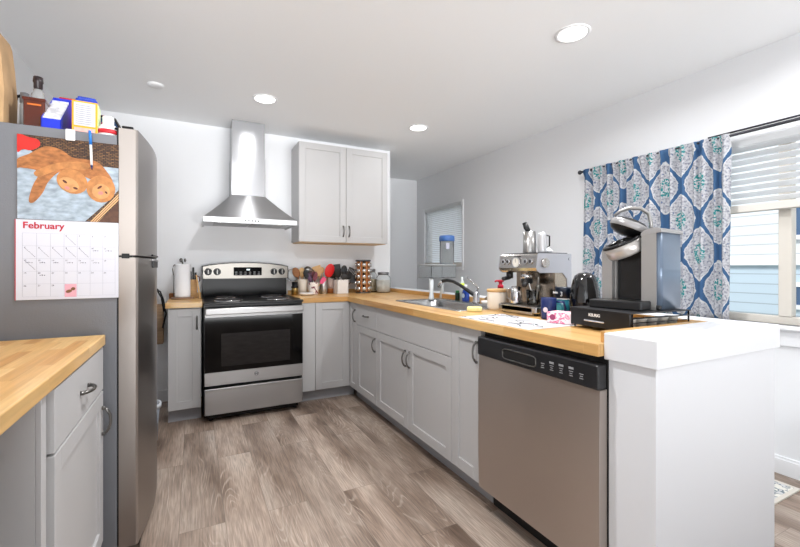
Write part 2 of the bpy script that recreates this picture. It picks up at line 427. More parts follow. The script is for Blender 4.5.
# half wall behind the peninsula and the boxed end wall
struct('wall_half', MB().box(1.945, 2.055, .925, YB, 0, .925), half_m)
struct('trim_1', MB().box(1.935, 2.07, .9351, YB+.0, .925, .953, .002), half_m)
struct('wall_end', MB().box(1.279, 2.055, .765, .925, 0, .88), half_m)
struct('trim_2', MB().box(1.265, 2.07, .752, .935, .862, .9535, .004), half_m)
# baseboard of the kitchen back wall left of the small cabinet
struct('baseboard_back', MB().box(XL, -.19, YB-.014, YB, 0, .1), trim_m)

# ------------------------------------------------------------------ windows
framem = mat('almond_window_vinyl', (214, 208, 198), .4)
blindm = mat('white_blind_slat', (246, 247, 248), .5)
_n = blindm.node_tree; _t = _n.nodes.new('ShaderNodeBsdfTranslucent'); _t.inputs[0].default_value = (.95, .96, .97, 1); _x = _n.nodes.new('ShaderNodeMixShader'); _x.inputs[0].default_value = .5
_n.links.new(_n.nodes['Principled BSDF'].outputs[0], _x.inputs[1]); _n.links.new(_t.outputs[0], _x.inputs[2]); _n.links.new(_x.outputs[0], _n.nodes['Material Output'].inputs[0])
def window(idx, y0, y1, z0, z1, mull, panes_z):
    r = thing('window_%d' % idx, '', '', (XR, (y0+y1)/2, z0)); del r['label']; del r['category']; r['kind'] = 'structure'
    m = MB(); t = .045
    m.box(XR+.045, XR+.1, y0, y1, z0, z0+t, .004); m.box(XR+.045, XR+.1, y0, y1, z1-t, z1, .004)
    m.box(XR+.045, XR+.1, y0, y0+t, z0+t, z1-t, .004); m.box(XR+.045, XR+.1, y1-t, y1, z0+t, z1-t, .004)
    for q in mull: m.box(XR+.04, XR+.1, q-.03, q+.03, z0+t, z1-t, .004)
    f = obj('window_frame', m, framem, r, True)
    g = MB(); g.box(XR+.07, XR+.074, y0+t, y1-t, z0+t, z1-t); obj('window_pane', g, paneg, r, True)
    return r
w1 = window(1, *W1, [], 0)
w2 = window(2, *W2, [1.085, 0.62], 0)
m = MB(); m.box(XR-.045, XR+.044, W2[0]-.04, W2[1]+.04, .828, .85, .003); struct('trim_3', m, trim_m)      # stool
m = MB(); m.box(XR-.016, XR, W2[0]-.02, W2[1]+.02, .735, .828, .002); struct('trim_4', m, trim_m)          # apron
def blinds(label, y0, y1, ztop, zbot, x=XR+.01, pitch=.036, wid=.042, grp=None, tilt=.9):
    r = thing('window_blind', label, 'blind', (x, (y0+y1)/2, ztop)); m = MB()
    m.box(x-.022, x+.022, y0, y1, ztop-.045, ztop, .003); obj('headrail', m, blindm, r, True)
    m = MB(); z = ztop-.06
    while z > zbot+.05:
        m.box(x-wid/2, x+wid/2, y0+.004, y1-.004, z-.0012, z+.0012, rot=Matrix.Translation((x, 0, z)) @ Matrix.Rotation(tilt, 4, 'Y') @ Matrix.Translation((-x, 0, -z)))
        z -= pitch
    obj('slats', m, blindm, r, True)
    m = MB(); m.box(x-.024, x+.024, y0+.002, y1-.002, zbot, zbot+.045, .004); obj('bottom_rail', m, mat('beige_rail', (214, 210, 202), .5), r, True)
    for k in (.12, .88):
        y = y0+(y1-y0)*k; m = MB(); m.cyl((x-.024, y, zbot+.03), (x-.024, y, ztop-.03), .0012, seg=6); obj('lift_cord', m, blindm, r, True)
blinds('white slatted blind raised halfway over the window right of the patterned curtain', W2[0]+.01, W2[1]-.01, W2[3]-.002, 1.515, pitch=.04, wid=.044, tilt=.55)
blinds('closed white blind of the small far window above the sink corner', W1[0]+.01, W1[1]-.01, W1[3]-.002, W1[2]+.004, pitch=.026, wid=.03, tilt=.6)
# casing inside the small window reveal
m = MB(); m.box(XR-.012, XR, W1[0]-.02, W1[0], W1[2]-.02, W1[3]+.02); m.box(XR-.012, XR, W1[1], W1[1]+.06, W1[2]-.02, W1[3]+.02); m.box(XR-.012, XR, W1[0], W1[1], W1[3], W1[3]+.02); m.box(XR-.014, XR, W1[0]-.02, W1[1]+.06, W1[2]-.045, W1[2])
struct('trim_5', m, trim_m)

# curtain on a rod
RODX, RODZ = 2.925, 1.985
r = thing('curtain_rod', 'thin dark metal curtain rod along the top of the dining window', 'curtain rod', (RODX, 1.3, RODZ))
m = MB(); m.cyl((RODX, .3, RODZ), (RODX, 2.37, RODZ), .009); m.cyl((RODX, .3, RODZ+.018), (RODX, 1.42, RODZ+.018), .006); obj('rod', m, mat('gunmetal', (74, 74, 80), .35, .8), r, True)
m = MB(); m.ell((RODX, 2.385, RODZ), (.018, .018, .018)); obj('finial', m, MATS['gunmetal'], r, True)
for y in (.4, 2.3):
    m = MB(); m.box(RODX-.006, XR, y-.008, y+.008, RODZ-.016, RODZ-.004); obj('bracket', m, MATS['gunmetal'], r, True)
def curtain():
    bm = bmesh.new(); uvl = bm.loops.layers.uv.new('UVMap')
    y0, y1 = 1.300, 2.345; z0, z1 = .862, 1.998
    nu, nv = 260, 36; rnd = random.Random(3)
    ph = [rnd.uniform(0, 6.28) for _ in range(6)]
    def off(s, t):  # s along, t 0 top 1 bottom
        a = .016*math.sin(s*2*PI*17+ph[0]+1.5*math.sin(s*9))+.009*math.sin(s*2*PI*9.3+ph[1]) + .006*math.sin(s*2*PI*29+ph[2])*(1-t)
        b = .022*math.sin(s*2*PI*7.2+ph[3])+.010*math.sin(s*2*PI*13+ph[4]+.8*t)
        return a*(1-.35*t)+b*t
    grid = []
    for j in range(nv+1):
        t = j/nv; row = []
        for i in range(nu+1):
            s = i/nu; x = RODX+off(s, t)*(.35 if j < 2 else 1)
            # gather where the cloth slips over the rod
            if j <= 1: x = RODX-.013+.35*off(s, t)
            y = y0+(y1-y0)*s; row.append(bm.verts.new((min(x, XR-.05), y, z1+(z0-z1)*t)))
        grid.append(row)
    cum = [0]
    mid = grid[nv//2]
    for i in range(nu): cum.append(cum[-1]+(mid[i+1].co-mid[i].co).length)
    for j in range(nv):
        for i in range(nu):
            f = bm.faces.new((grid[j][i], grid[j][i+1], grid[j+1][i+1], grid[j+1][i])); f.smooth = True
            for l, (jj, ii) in zip(f.loops, ((j, i), (j, i+1), (j+1, i+1), (j+1, i))):
                l[uvl].uv = (cum[ii]*.93+.04, grid[jj][ii].co.z+.11)
    o = MB(); o.bm.free(); o.bm = bm
    c = obj('window_curtain', o, curtain_mat())
    md = c.modifiers.new('thick', 'SOLIDIFY'); md.thickness = .0015
    tag(c, 'blue and white medallion patterned curtain gathered on the rod', 'curtain')
curtain()

# neighbour's house outside
r = thing('neighbor_house', 'pale sided house seen outside through the window', 'house', (7.2, 3, -.6))
sid = siding_mat('white_siding', (226, 230, 234)); sid2 = siding_mat('pale_blue_siding', (198, 214, 226))
m = MB(); m.box(7.2, 7.5, -3, 5.2, 1.27, 3.7); obj('upper_wall', m, sid, r, True)
m = MB(); m.box(7.2, 7.5, -3, 5.2, -.6, 1.21); obj('lower_wall', m, sid2, r, True)
m = MB(); m.box(7.12, 7.5, -3, 5.2, 1.21, 1.27); obj('trim_board', m, trim_m, r, True)
def hw(y0, y1, z0, z1):
    m = MB()
    for a in ((y0, y1, z0, z0+.06), (y0, y1, z1-.06, z1), (y0, y0+.06, z0, z1), (y1-.06, y1, z0, z1)): m.box(7.14, 7.2, *a)
    f = obj('window', m, trim_m, r, True); m = MB(); m.box(7.17, 7.199, y0+.06, y1-.06, z0+.06, z1-.06); obj('pane', m, mat('sky_reflecting_glass', (84, 108, 140), .1), f, True)
hw(1.6, 2.5, 1.55, 2.1); hw(1.75, 2.5, .62, .98)
one('ground_outside', MB().box(3.2, 12, -6, 14, -.75, -.6), mat('lawn', (110, 124, 88), .9, noise=(6, .3)), 'strip of lawn outside below the window', 'ground')['kind'] = 'structure'

# ------------------------------------------------------------------ ceiling lights
def lamp(x, y, label, watts):
    r = thing('recessed_light', label, 'ceiling light', (x, y, ZC), 0, 'recessed ceiling lights')
    m = MB(); m.lathe([(.075, -.002), (.078, -.006), (.092, -.005), (.094, -.001), (.094, 0), (.075, 0), (.075, -.002)], seg=40); obj('trim_ring', m, trim_m, r)
    m = MB(); m.lathe([(0, -.003), (.0745, -.003), (.0745, -.0005), (0, -.0005)], seg=32); obj('lens', m, lampm, r)
    l = area('lamp_glow', (0, 0, -.008), DOWN,   .12, .12, watts, (.975, .985, 1.0), 'DISK', math.radians(165)); l.parent = r
lamp(1.885, 1.585, 'large looking round recessed ceiling light nearest the camera above the peninsula', LAMP_W['near'])
lamp(.491, 3.28, 'round recessed ceiling light just in front of the range hood', LAMP_W['hood'])
lamp(1.871, 3.31, 'round recessed ceiling light right of the wall cabinet', LAMP_W['cabinet'])
for x, y, n in ((.49, 1.45, 'between the range side and the camera'), (.49, -.4, 'left one just behind the camera'), (.49, -2.1, 'far left behind the camera'), (1.87, -2.1, 'far right behind the camera')):  # unseen downlights added to carry on the grid and light the room
    lamp(x, y, 'added unseen ceiling light, '+n, LAMP_W['middle' if y > 1 else 'behind'])
lamp(2.5, .6, 'unseen ceiling light added to brighten the wall on the window side', 8.0)  # added out of view to brighten the window wall
m = MB(); m.lathe([(0, -.012), (.04, -.012), (.05, -.006), (.052, 0)], seg=28)
one('ceiling_cover', m, ceil_m, 'flat white round cover on the ceiling left of the hood', 'ceiling cover', (-.243, 3.38, ZC))

# ------------------------------------------------------------------ cabinet building
def shaker(m, w_, h_, t=.02, fr=.055, rec=.009):
    """front faces local -Y, occupying x 0..w, z 0..h, y -t..0, using m.xf"""
    m.box(0, fr, -t, 0, 0, h_, .0012, 1); m.box(w_-fr, w_, -t, 0, 0, h_, .0012, 1)
    m.box(fr, w_-fr, -t, 0, 0, fr, .0012, 1); m.box(fr, w_-fr, -t, 0, h_-fr, h_, .0012, 1)
    m.box(fr-.002, w_-fr+.002, -t+rec, -.002, fr-.002, h_-fr+.002)
def pull(xf, cx, cz, L_=.1, vert=True):
    m = MB(xf); pts = []
    for i in range(13):
        a = i/12; s = (a-.5)*L_; dep = -.006-.022*math.sin(PI*a)**.6
        pts.append((cx, dep, cz+s) if vert else (cx+s, dep, cz))
    m.tube(pts, [.0045+.0015*abs(math.cos(PI*i/12)) for i in range(13)], 8)
    for s in (-.5, .5):
        p = (cx, 0, cz+s*L_) if vert else (cx+s*L_, 0, cz)
        m.cyl(p, (p[0], -.009, p[2]), .007, seg=10)
    return m
G = .004
def front(r, base, kind, x0, x1, z0, z1, handle=None, knobpos=None):
    xf = base @ Matrix.Translation((x0+G/2, -.0005, z0+G/2)); w_, h_ = x1-x0-G, z1-z0-G
    m = MB(xf)
    if kind == 'door': shaker(m, w_, h_, fr=min(.06, w_*.27))
    else: m.box(0, w_, -.02, 0, 0, h_, .0015, 1)
    o = obj('door' if kind == 'door' else ('drawer' if kind == 'drawer' else 'false_front'), m, cab_m, r, True)
    if handle:
        hx = {'l': .028, 'r': w_-.028, 'c': w_/2}[handle[0]]; vert = handle[1] == 'v'
        hz = {'t': h_-.11, 'b': .11, 'c': h_/2}[handle[2]]
        obj('handle', pull(xf @ Matrix.Translation((0, -.0205, 0)), hx, hz, .1, vert), nickel, o, True)
    return o
def carcass(r, base, w_, d_, z0, z1, bottom=None):
    m = MB(base); m.box(0, w_, 0, d_, z0, z1, .0008, 1); return obj('cabinet_body', m, cab_m if not bottom else [cab_m], r, True)
def toe(r, base, w_, d_):
    m = MB(base); m.box(0, w_, .055, d_, 0, .104); return obj('toe_kick', m, toe_m, r, True)

CZ0, CZ1 = .105, .872
YFACE = 3.515       # carcass front plane of the back run (door fronts 2 cm prouder)
XFACE = 1.28
DR = .685           # drawer/door split height
# small cabinet left of range
r = thing('base_cabinet', 'narrow grey base cabinet left of the range with one shaker door', 'cabinet', (-.06, YFACE, 0))
b = RZ(0, (-.175, 3.492, 0)); carcass(r, b, .225, .63, CZ0, CZ1); toe(r, b, .225, .63); front(r, b, 'door', 0, .225, CZ0, CZ1-.003, 'rvt')
m = MB(); m.mi = 0; m.box(-.19, .058, 3.452, 4.128, .874, .914, .003)
one('countertop', m, butX, 'short butcher block top on the narrow cabinet left of the range', 'countertop')
m = MB(); m.box(-.19, .058, 4.108, 4.1285, .9145, .952, .001)
one('backsplash_strip', m, butX, 'short wood backsplash strip behind the paper towel roll', 'backsplash')
# cabinet right of range (blind corner)
r = thing('base_cabinet', 'grey blind corner base cabinet right of the range with a shaker door', 'cabinet', (1.04, YFACE, 0))
b = RZ(0, (.815, YFACE, 0)); carcass(r, b, XFACE-.815, .61, CZ0, CZ1); toe(r, b, XFACE-.815+.05, .61)
m = MB(b); m.box(.001, .128, -.02, -.0005, CZ0, CZ1-.003, .001, 1); obj('filler_panel', m, cab_m, r, True)
front(r, b, 'door', .13, XFACE-.815-.021, CZ0, CZ1-.003)
# right run. local x runs towards the camera
def right_cab(y_hi, y_lo, label, fronts, zt=CZ1, dep=.63):
    r = thing('base_cabinet', label, 'cabinet', (XFACE, (y_hi+y_lo)/2, 0))
    b = RZ(-PI/2, (XFACE, y_hi-.0005, 0)); w_ = y_hi-y_lo-.001
    carcass(r, b, w_, dep, CZ0, zt); toe(r, b, w_, dep-.01)
    for f in fronts: front(r, b, *f)
    return r
right_cab(YFACE-.001, 3.315, 'slim grey base cabinet in the inner corner of the counter', [('door', .021, .199, CZ0, CZ1-.003, 'rvt')])
right_cab(3.315, 2.88, 'grey base cabinet with one small drawer over a door beside the corner', [('drawer', 0, .434, DR, CZ1-.003, 'cht'[0:1]+'hc'), ('door', 0, .434, CZ0, DR, 'rvt')])
r = right_cab(2.88, 1.857, 'wide grey sink base cabinet with two doors under a false front', [('false', 0, 1.022, DR, CZ1-.003), ('door', 0, .511, CZ0, DR, 'rvt'), ('door', .511, 1.022, CZ0, DR, 'lvt')], zt=.70)
right_cab(1.857, 1.602, 'narrow grey base cabinet with a tall door between sink base and dishwasher', [('door', 0, .254, CZ0, CZ1-.003, 'rvt')])

# worktop L with sink cut-out
SX0, SX1, SY0, SY1 = 1.43, 1.865, 2.04, 2.88
m = MB(); WX0, WX1 = 1.238, 1.944; z0, z1 = .8725, .914
m.mi = 0; m.box(.812, WX0+.25, 3.49, 4.128, z0, z1)
m.mi = 1
m.box(WX0+.25, WX1, 3.49, 4.128, z0, z1)
m.box(WX0, WX1, SY1, 3.4901, z0, z1); m.box(WX0, SX0, SY0, SY1, z0, z1); m.box(SX1, WX1, SY0, SY1, z0, z1); m.box(WX0, WX1, .936, SY0, z0, z1)
one('countertop', m, [butX, butY], 'L shaped butcher block countertop running past the sink to the white end wall', 'countertop')
m = MB(); m.box(.835, 1.92, 4.108, 4.1285, .9145, .95, .001); one('backsplash_strip', m, butX, 'wood backsplash strip on the back wall behind the crocks and spice rack', 'backsplash')
m = MB(); m.box(1.921, 1.9345, .97, 4.1285, .9145, .95, .001); one('backsplash_strip', m, butY, 'long wood backsplash strip along the half wall behind the sink', 'backsplash')
m = MB(); m.box(1.292, 1.92, .9375, .967, .9145, .954, .0015); one('end_strip', m, butX, 'raised butcher block strip at the counter end beside the white cap', 'backsplash')

# wall cabinet
r = thing('wall_cabinet', 'grey two door shaker wall cabinet right of the range hood', 'cabinet', (1.33, YB, 1.416))
b = RZ(0, (.872, 3.82, 0)); m = MB(b); m.box(0, .913, 0, .308, 1.425, 2.36, .0008, 1); obj('cabinet_body', m, cab_m, r, True)
m = MB(b); m.box(.012, .901, .006, .306, 1.416, 1.4248); obj('underside_panel', m, cabin_m, r, True)
front(r, b, 'door', 0, .462, 1.42, 2.36, 'rvb'); front(r, b, 'door', .462, .913, 1.42, 2.36, 'lvb')

# left counter
r = thing('base_cabinet', 'pale grey base cabinet in the left foreground with a drawer over a door', 'cabinet', (-.36, 1.6, 0))
b = RZ(PI/2, (-.339, 1.26, 0))
m = MB(b); m.box(0, .697, 0, .615, CZ0, CZ1, .001, 1); obj('cabinet_body', m, cab_m, r, True)
m = MB(b); m.box(0, .697, .06, .615, 0, CZ0-.001); obj('toe_kick', m, toe_m, r, True)
m = MB(b); m.box(.0, .035, -.012, -.0003, CZ0, CZ1-.002, .001, 1); obj('face_stile', m, cab_m, r, True)
front(r, b, 'drawer', .068, .694, .70, .868, 'chc'); front(r, b, 'door', .068, .694, CZ0, .697, 'rvt')
m = MB(); m.box(XL+.002, -.312, .2, 1.958, .874, .914, .004)
one('countertop', m, butY, 'butcher block worktop in the left foreground beside the fridge', 'countertop')
one('partition_board', MB().box(XL+.002, -.322, .885, .905, 0, .872), trim_m, 'white end panel under the near edge of the left worktop', 'panel')

# ------------------------------------------------------------------ range
r = thing('electric_range', 'stainless steel and black electric range with black glass oven door', 'range', (.437, 3.36, 0))
RX0, RX1 = .066, .808
m = MB(); m.box(RX0, RX1, 3.41, 4.1, .05, .893); m.box(RX0+.03, RX1-.03, 3.43, 4.08, .02, .05); obj('body', m, black, r, True)
for x in (RX0+.05, RX1-.05):
    for y in (3.46, 4.04): m = MB(); m.cyl((x, y, 0), (x, y, .03), .018); obj('foot', m, blackm, r, True)
m = MB(); m.box(RX0-.003, RX1+.003, 3.365, 4.04, .8935, .912, .006, 3); cook = obj('cooktop', m, black, r, True)
m = MB(); m.box(RX0+.004, RX1-.004, 3.369, 3.4095, .285, .868, .003); m.box(RX0+.004, RX1-.004, 3.366, 3.37, .285, .384, .001, 1); dr = obj('oven_door', m, steel, r, True)
m = MB(); m.box(RX0+.004, RX1-.004, 3.3655, 3.3688, .385, .80, .001, 1); obj('door_glass', m, blackg, dr, True)
m = MB(); m.box(.185, .70, 3.3645, 3.3654, .425, .675); obj('oven_window', m, mat('oven_window_glass', (34, 32, 32), .1, spec=.25, noise=(12, .35, (1, 1, 4))), dr, True)
# handle: wide stainless bar with arc
m = MB(); m.box(RX0+.006, RX1-.006, 3.325, 3.343, .822, .872, .007, 3); m.box(RX0+.012, RX0+.05, 3.343, 3.367, .83, .865); m.box(RX1-.05, RX1-.012, 3.343, 3.367, .83, .865); obj('handle', m, steel, dr, True)
m = MB(); m.box(RX0+.004, RX1-.004, 3.362, 3.4095, .065, .265, .005); m.box(RX0+.004, RX1-.004, 3.356, 3.372, .248, .265, .004); obj('storage_drawer', m, steel, r, True)
m = MB(MB().xf); m.lathe([(0, 0), (.017, 0), (.017, .0015), (0, .0015)]);
for v in m.bm.verts: v.co = face_negY((.44, 3.366, .345)) @ v.co
lg = obj('logo_badge', m, mat('badge_grey', (128, 128, 130), .4, .6), dr, True)
m = MB()
for rr in (.0145, .009): m.tube([(.44+rr*math.cos(a*PI/12), 3.3643, .345+rr*math.sin(a*PI/12)) for a in range(24)], .0007, 5, True)
obj('logo_ring', m, chrome, lg, True)
# backguard
m = MB(); m.box(RX0, RX1, 4.05, 4.118, .9125, 1.075, .003); obj('backguard_base', m, black, r, True)
pts = [(RX0-.004, 1.07)]; pts += [(RX1+.014, 1.07)]
for i in range(15):
    a = i/14; x = RX1+.014-(RX1-RX0+.018)*a; pts.append((x, 1.193+.034*(1-(2*a-1)**2)**.8))
m = MB(); m.prism(pts, 'y', 4.035, 4.12); obj('backguard_rim', m, black, r, True)
pts2 = [(RX0+.006, 1.078), (RX1+.004, 1.078)]
for i in range(15):
    a = i/14; x = RX1+.004-(RX1-RX0-.002)*a; pts2.append((x, 1.185+.034*(1-(2*a-1)**2)**.8))
m = MB(); m.prism(pts2, 'y', 4.026, 4.0349); pn = obj('control_panel', m, mat('panel_stainless', (140, 136, 130), .3, 1, aniso=.8), r, True)
m = MB(); m.box(.325, .572, 4.021, 4.0258, 1.105, 1.18, .001, 1); ds = obj('display', m, blackg, pn, True)
m = MB()
for k in range(3): m.box(.437+.011*k, .444+.011*k, 4.0203, 4.0209, 1.152, 1.164)
obj('clock_digits', m, mat('led_digits', (220, 236, 240), .5, emit=1.6), ds, True)
m = MB()
for i in range(6):
    for j in range(2): m.box(.338+.04*i, .356+.04*i, 4.0203, 4.0209, 1.115+.018*j, 1.12+.018*j)
obj('button_legend', m, mat('legend_grey', (170, 170, 172), .5), ds, True)
for x in (.113, .187, .684, .757):
    m = MB(); m.cyl((x, 4.0258, 1.14), (x, 4.022, 1.14), .031, seg=28); m.cyl((x, 4.022, 1.14), (x, 4.0, 1.14), .025, .021, seg=28)
    k = obj('knob', m, black, pn, True)
    m = MB(); m.box(x-.004, x+.004, 3.996, 4.0002, 1.12, 1.16); obj('knob_grip', m, nickel, k, True)
# coil burners
for x, y, rr in ((.25, 3.55, .09), (.63, 3.55, .075), (.25, 3.86, .075), (.63, 3.86, .09)):
    m = MB(); m.lathe([(rr*.25, .9125), (rr*.9, .9135), (rr*1.12, .9165), (rr*1.2, .9175), (rr*1.2, .9125)], (x, y, 0), 36); dp = obj('drip_pan', m, chrome, cook, True)
    pts = []
    for i in range(120):
        a = i/119*2*PI*4; q = rr*(.2+.8*i/119); pts.append((x+q*math.cos(a), y+q*math.sin(a), .923))
    m = MB(); m.tube(pts, .004, 6)
    m.tube([(x-rr, y, .9195), (x+rr, y, .9195)], .0022, 5)
    c = obj('burner_coil', m, mat('burner_iron', (60, 58, 58), .5, .4), r, True)

# ------------------------------------------------------------------ hood
r = thing('range_hood', 'stainless steel chimney range hood mounted above the range', 'range hood', (.437, YB, 1.55))
HX0, HX1, HY = .066, .816, 3.63
m = MB(); m.box(.294, .579, 3.852, 4.128, 1.82, 2.16, .001, 1); m.box(.299, .574, 3.857, 4.128, 2.16, 2.483, .001, 1); obj('chimney', m, chimsteel, r, True)
m = MB(); bm = m.bm
lo = [(HX0, HY, 1.593), (HX1, HY, 1.593), (HX1, 4.128, 1.593), (HX0, 4.128, 1.593)]; hi = [(.294, 3.852, 1.82), (.579, 3.852, 1.82), (.579, 4.128, 1.82), (.294, 4.128, 1.82)]
L0 = [bm.verts.new(p) for p in lo]; prev = L0; rings = [L0]
for k in range(1, 9):
    t = k/8; e = t**1.0
    ring = []
    for a, c in zip(lo, hi):
        q = [a[i]+(c[i]-a[i])*e for i in (0, 1)]; z = 1.593+(1.82-1.593)*(t*.86+.14*t*t); ring.append(bm.verts.new((q[0], q[1], z)))
    rings.append(ring)
for a, c in zip(rings, rings[1:]):
    for i in range(4): bm.faces.new((a[i], a[(i+1) % 4], c[(i+1) % 4], c[i]))
bmesh.ops.recalc_face_normals(bm, faces=bm.faces[:])
obj('canopy', m, hoodsteel, r, True)
m = MB(); m.box(HX0-.002, HX1+.002, HY-.002, HY+.012, 1.55, 1.594, .001, 1); m.box(HX0-.002, HX0+.012, HY+.012, 4.128, 1.55, 1.594); m.box(HX1-.012, HX1+.002, HY+.012, 4.128, 1.55, 1.594)
m.box(HX0+.01, HX1-.01, HY+.01, 4.12, 1.562, 1.568); rim = obj('canopy_rim', m, hoodsteel, r, True)
filt = mat('mesh_filter', (150, 150, 152), .4, .9, noise=(60, .3))
for x0, x1 in ((.15, .435), (.45, .735)): m = MB(); m.box(x0, x1, 3.74, 4.06, 1.556, 1.5618, .001, 1); obj('grease_filter', m, filt, r, True)
for x in (.19, .685): m = MB(); m.cyl((x, 3.69, 1.5617), (x, 3.69, 1.557), .026, seg=24); obj('hood_lamp', m, mat('hood_lamp_lens', (255, 250, 240), .4, emit=2.5), r, True)
for i in range(5): m = MB(); m.cyl((.386+.026*i, HY-.002, 1.572), (.386+.026*i, HY-.007, 1.572), .007, seg=14); obj('button', m, blackm, rim, True)

# ------------------------------------------------------------------ dishwasher
r = thing('dishwasher', 'stainless steel dishwasher with black control strip at the peninsula end', 'dishwasher', (1.24, 1.24, 0))
DY0, DY1 = .929, 1.590
m = MB(); m.box(1.275, 1.88, DY0, DY1, .1, .864); obj('tub', m, dark_in, r, True)
m = MB(); m.box(1.33, 1.86, DY0, DY1, 0, .0995); obj('toe_kick', m, blackm, r, True)
pf = [(1.2745, .105), (1.25, .105), (1.238, .115), (1.234, .3), (1.234, .6), (1.238, .757), (1.2745, .757)]
m = MB()
A = [[m.bm.verts.new((x, y, z)) for x, z in pf] for y in (DY0, DY1)]
for i in range(len(pf)):
    j = (i+1) % len(pf); f = m.bm.faces.new((A[0][i], A[0][j], A[1][j], A[1][i]))
m.bm.faces.new(A[0][::-1]); m.bm.faces.new(A[1]); bmesh.ops.recalc_face_normals(m.bm, faces=m.bm.faces[:])
door = obj('door', m, dwsteel, r, True)
m = MB(); m.box(1.228, 1.2745, DY0, DY1, .7575, .845, .006, 3); cp = obj('control_strip', m, mat('black_satin_plastic', (34, 34, 36), .3), r, True)
# recessed cup handle
m = MB(); pts = []
for i in range(24):
    a = 2*PI*i/24; y = 1.31+.098*max(-1, min(1, 1.25*math.cos(a))); z = .797+.022*max(-1, min(1, 1.3*math.sin(a))); pts.append((1.2275, y, z))
m.tube(pts, .0028, 6, True); obj('handle_rim', m, nickel, cp, True)
m = MB(); m.box(1.2268, 1.2285, 1.217, 1.403, .779, .815, .0003, 1); obj('handle_recess', m, dark_in, cp, True)
leg = mat('printed_light_grey', (150, 150, 152), .5)
m = MB()
for y in (1.175, 1.13, 1.085, 1.04, .995):
    m.box(1.2272, 1.2279, y-.009, y+.009, .799, .8015); m.box(1.2272, 1.2279, y-.006, y+.006, .791, .7935); m.box(1.2272, 1.2279, y-.008, y+.008, .783, .7855)
    if y in (1.13, 1.085, 1.04): m.box(1.2272, 1.2279, y-.011, y+.011, .808, .816)
obj('button_legend', m, leg, cp, True)

# ------------------------------------------------------------------ fridge
r = thing('refrigerator', 'tall stainless steel top freezer refrigerator with grey side on the left', 'refrigerator', (-.6, 2.36, 0))
FY0, FY1 = 1.98, 2.74
m = MB(); m.box(-.93, -.278, FY0, FY1, .035, 1.712, .004); obj('body', m, frside, r, True)
m = MB(); m.box(-.9, -.29, FY0+.02, FY1-.02, .005, .035); obj('base_grille', m, blackm, r, True)
def fdoor(name, z0, z1):
    pts = [(-.272, FY0), (-.214, FY0)]
    pts += [(-.206, FY0+.006)]
    for i in range(1, 16):
        a = i/16; pts.append((-.206+(.009)*a+.030*math.sin(PI*a), FY0+.006+(FY1-FY0-.012)*a))
    pts += [(-.197, FY1-.006), (-.205, FY1), (-.272, FY1)]
    m = MB(); m.prism(pts, 'z', z0, z1, smooth=False)
    for f in m.bm.faces:
        if len(f.verts) == 4 and abs(f.normal.z) < .1: f.smooth = True
    o = obj(name, m, frsteel, r, True)
    try: o.data.set_sharp_from_angle(angle=.45)
    except Exception: pass
    return o
d1 = fdoor('freezer_door', 1.229, 1.745); d2 = fdoor('lower_door', .04, 1.2205)
m = MB(); m.box(-.2785, -.2715, FY0+.006, FY1-.006, .05, 1.735); obj('door_gasket', m, mat('black_rubber', (24, 24, 26), .6), r, True)
m = MB(); m.box(-.178, -.1712, 2.24, 2.50, 1.178, 1.21, .001, 1); obj('handle_recess', m, blackm, d2, True)
m = MB(); m.box(-.178, -.170, 2.22, 2.52, 1.2095, 1.2175, .001); obj('door_handle', m, steel, d2, True)
m = MB(); m.box(-.178, -.171, 2.22, 2.52, 1.232, 1.24, .001, 1); obj('door_handle', m, blackm, d1, True)
m = MB(); m.box(-.276, -.225, FY0-.002, FY0+.05, 1.2207, 1.2288); m.box(-.262, -.235, FY0-.005, FY0-.0005, 1.216, 1.236, .002); obj('hinge', m, black, r, True)
m = MB(); m.box(-.262, -.222, FY0+.004, FY0+.07, 1.7455, 1.757, .003); m.box(-.29, -.262, FY0+.03, FY0+.06, 1.7455, 1.753); obj('hinge', m, black, r, True)
m = MB(); m.cyl((-.24, FY0+.03, .0), (-.24, FY0+.03, .04), .012); m.box(-.28, -.2, FY0+.01, FY0+.06, .02, .034); obj('foot', m, nickel, r, True)

# ------------------------------------------------------------------ calendar on the fridge
CX0, CX1, CZT, CZM, CZB = -.583, -.271, 1.674, 1.358, 1.058
CY = FY0-.0015
r = thing('wall_calendar', 'open calendar with a photo page above a monthly grid on the fridge side', 'calendar', (-.427, CY, CZB))
m = MB(); m.box(CX0, CX1, CY-.003, CY, CZM+.001, CZT); ph = obj('photo_page', m, weave_mat(), r, True, 'glossy photo of two tan sloths asleep in a wicker basket')
def q(x, y):  # artwork features measured across the page
    u = (x-40)/555; top = 28+.112*(x-40); bot = 490+.027*(x-40); v = (y-top)/(bot-top)
    return (CX0+u*(CX1-CX0), CZT-.0005-v*(CZT-CZM-.0015))
def smoothpoly(P, n=5):
    out = []; N_ = len(P)
    for i in range(N_):
        p0, p1, p2, p3 = (P[(i+k-1) % N_] for k in range(4))
        for k in range(n):
            t = k/n; out.append(tuple(.5*((2*p1[a])+(-p0[a]+p2[a])*t+(2*p0[a]-5*p1[a]+4*p2[a]-p3[a])*t*t+(-p0[a]+3*p1[a]-3*p2[a]+p3[a])*t**3) for a in (0, 1)))
    return out
def art(name, P, lvl, m_, sm=True):
    pts = [q(max(41, min(594, x)), y) for x, y in (smoothpoly(P) if sm else P)]
    pts = [(x, max(CZM+.0015, min(CZT-.0008, z))) for x, z in pts]
    pts = [p for i, p in enumerate(pts) if (Vector(p)-Vector(pts[i-1])).length > 1e-5]
    b_ = MB(); b_.prism(pts, 'y', CY-.003-.0003*(lvl+1), CY-.003-.0003*lvl); return obj(name, b_, m_, ph, True)
clothm = mat('printed_pale_cloth', (158, 172, 184), .4, noise=(28, .42, (1, 1, 2)))
furm = mat('printed_tan_fur', (166, 106, 58), .4, noise=(45, .45, (1, 1, 2)))
fur2 = mat('printed_light_fur', (184, 124, 70), .4, noise=(40, .35))
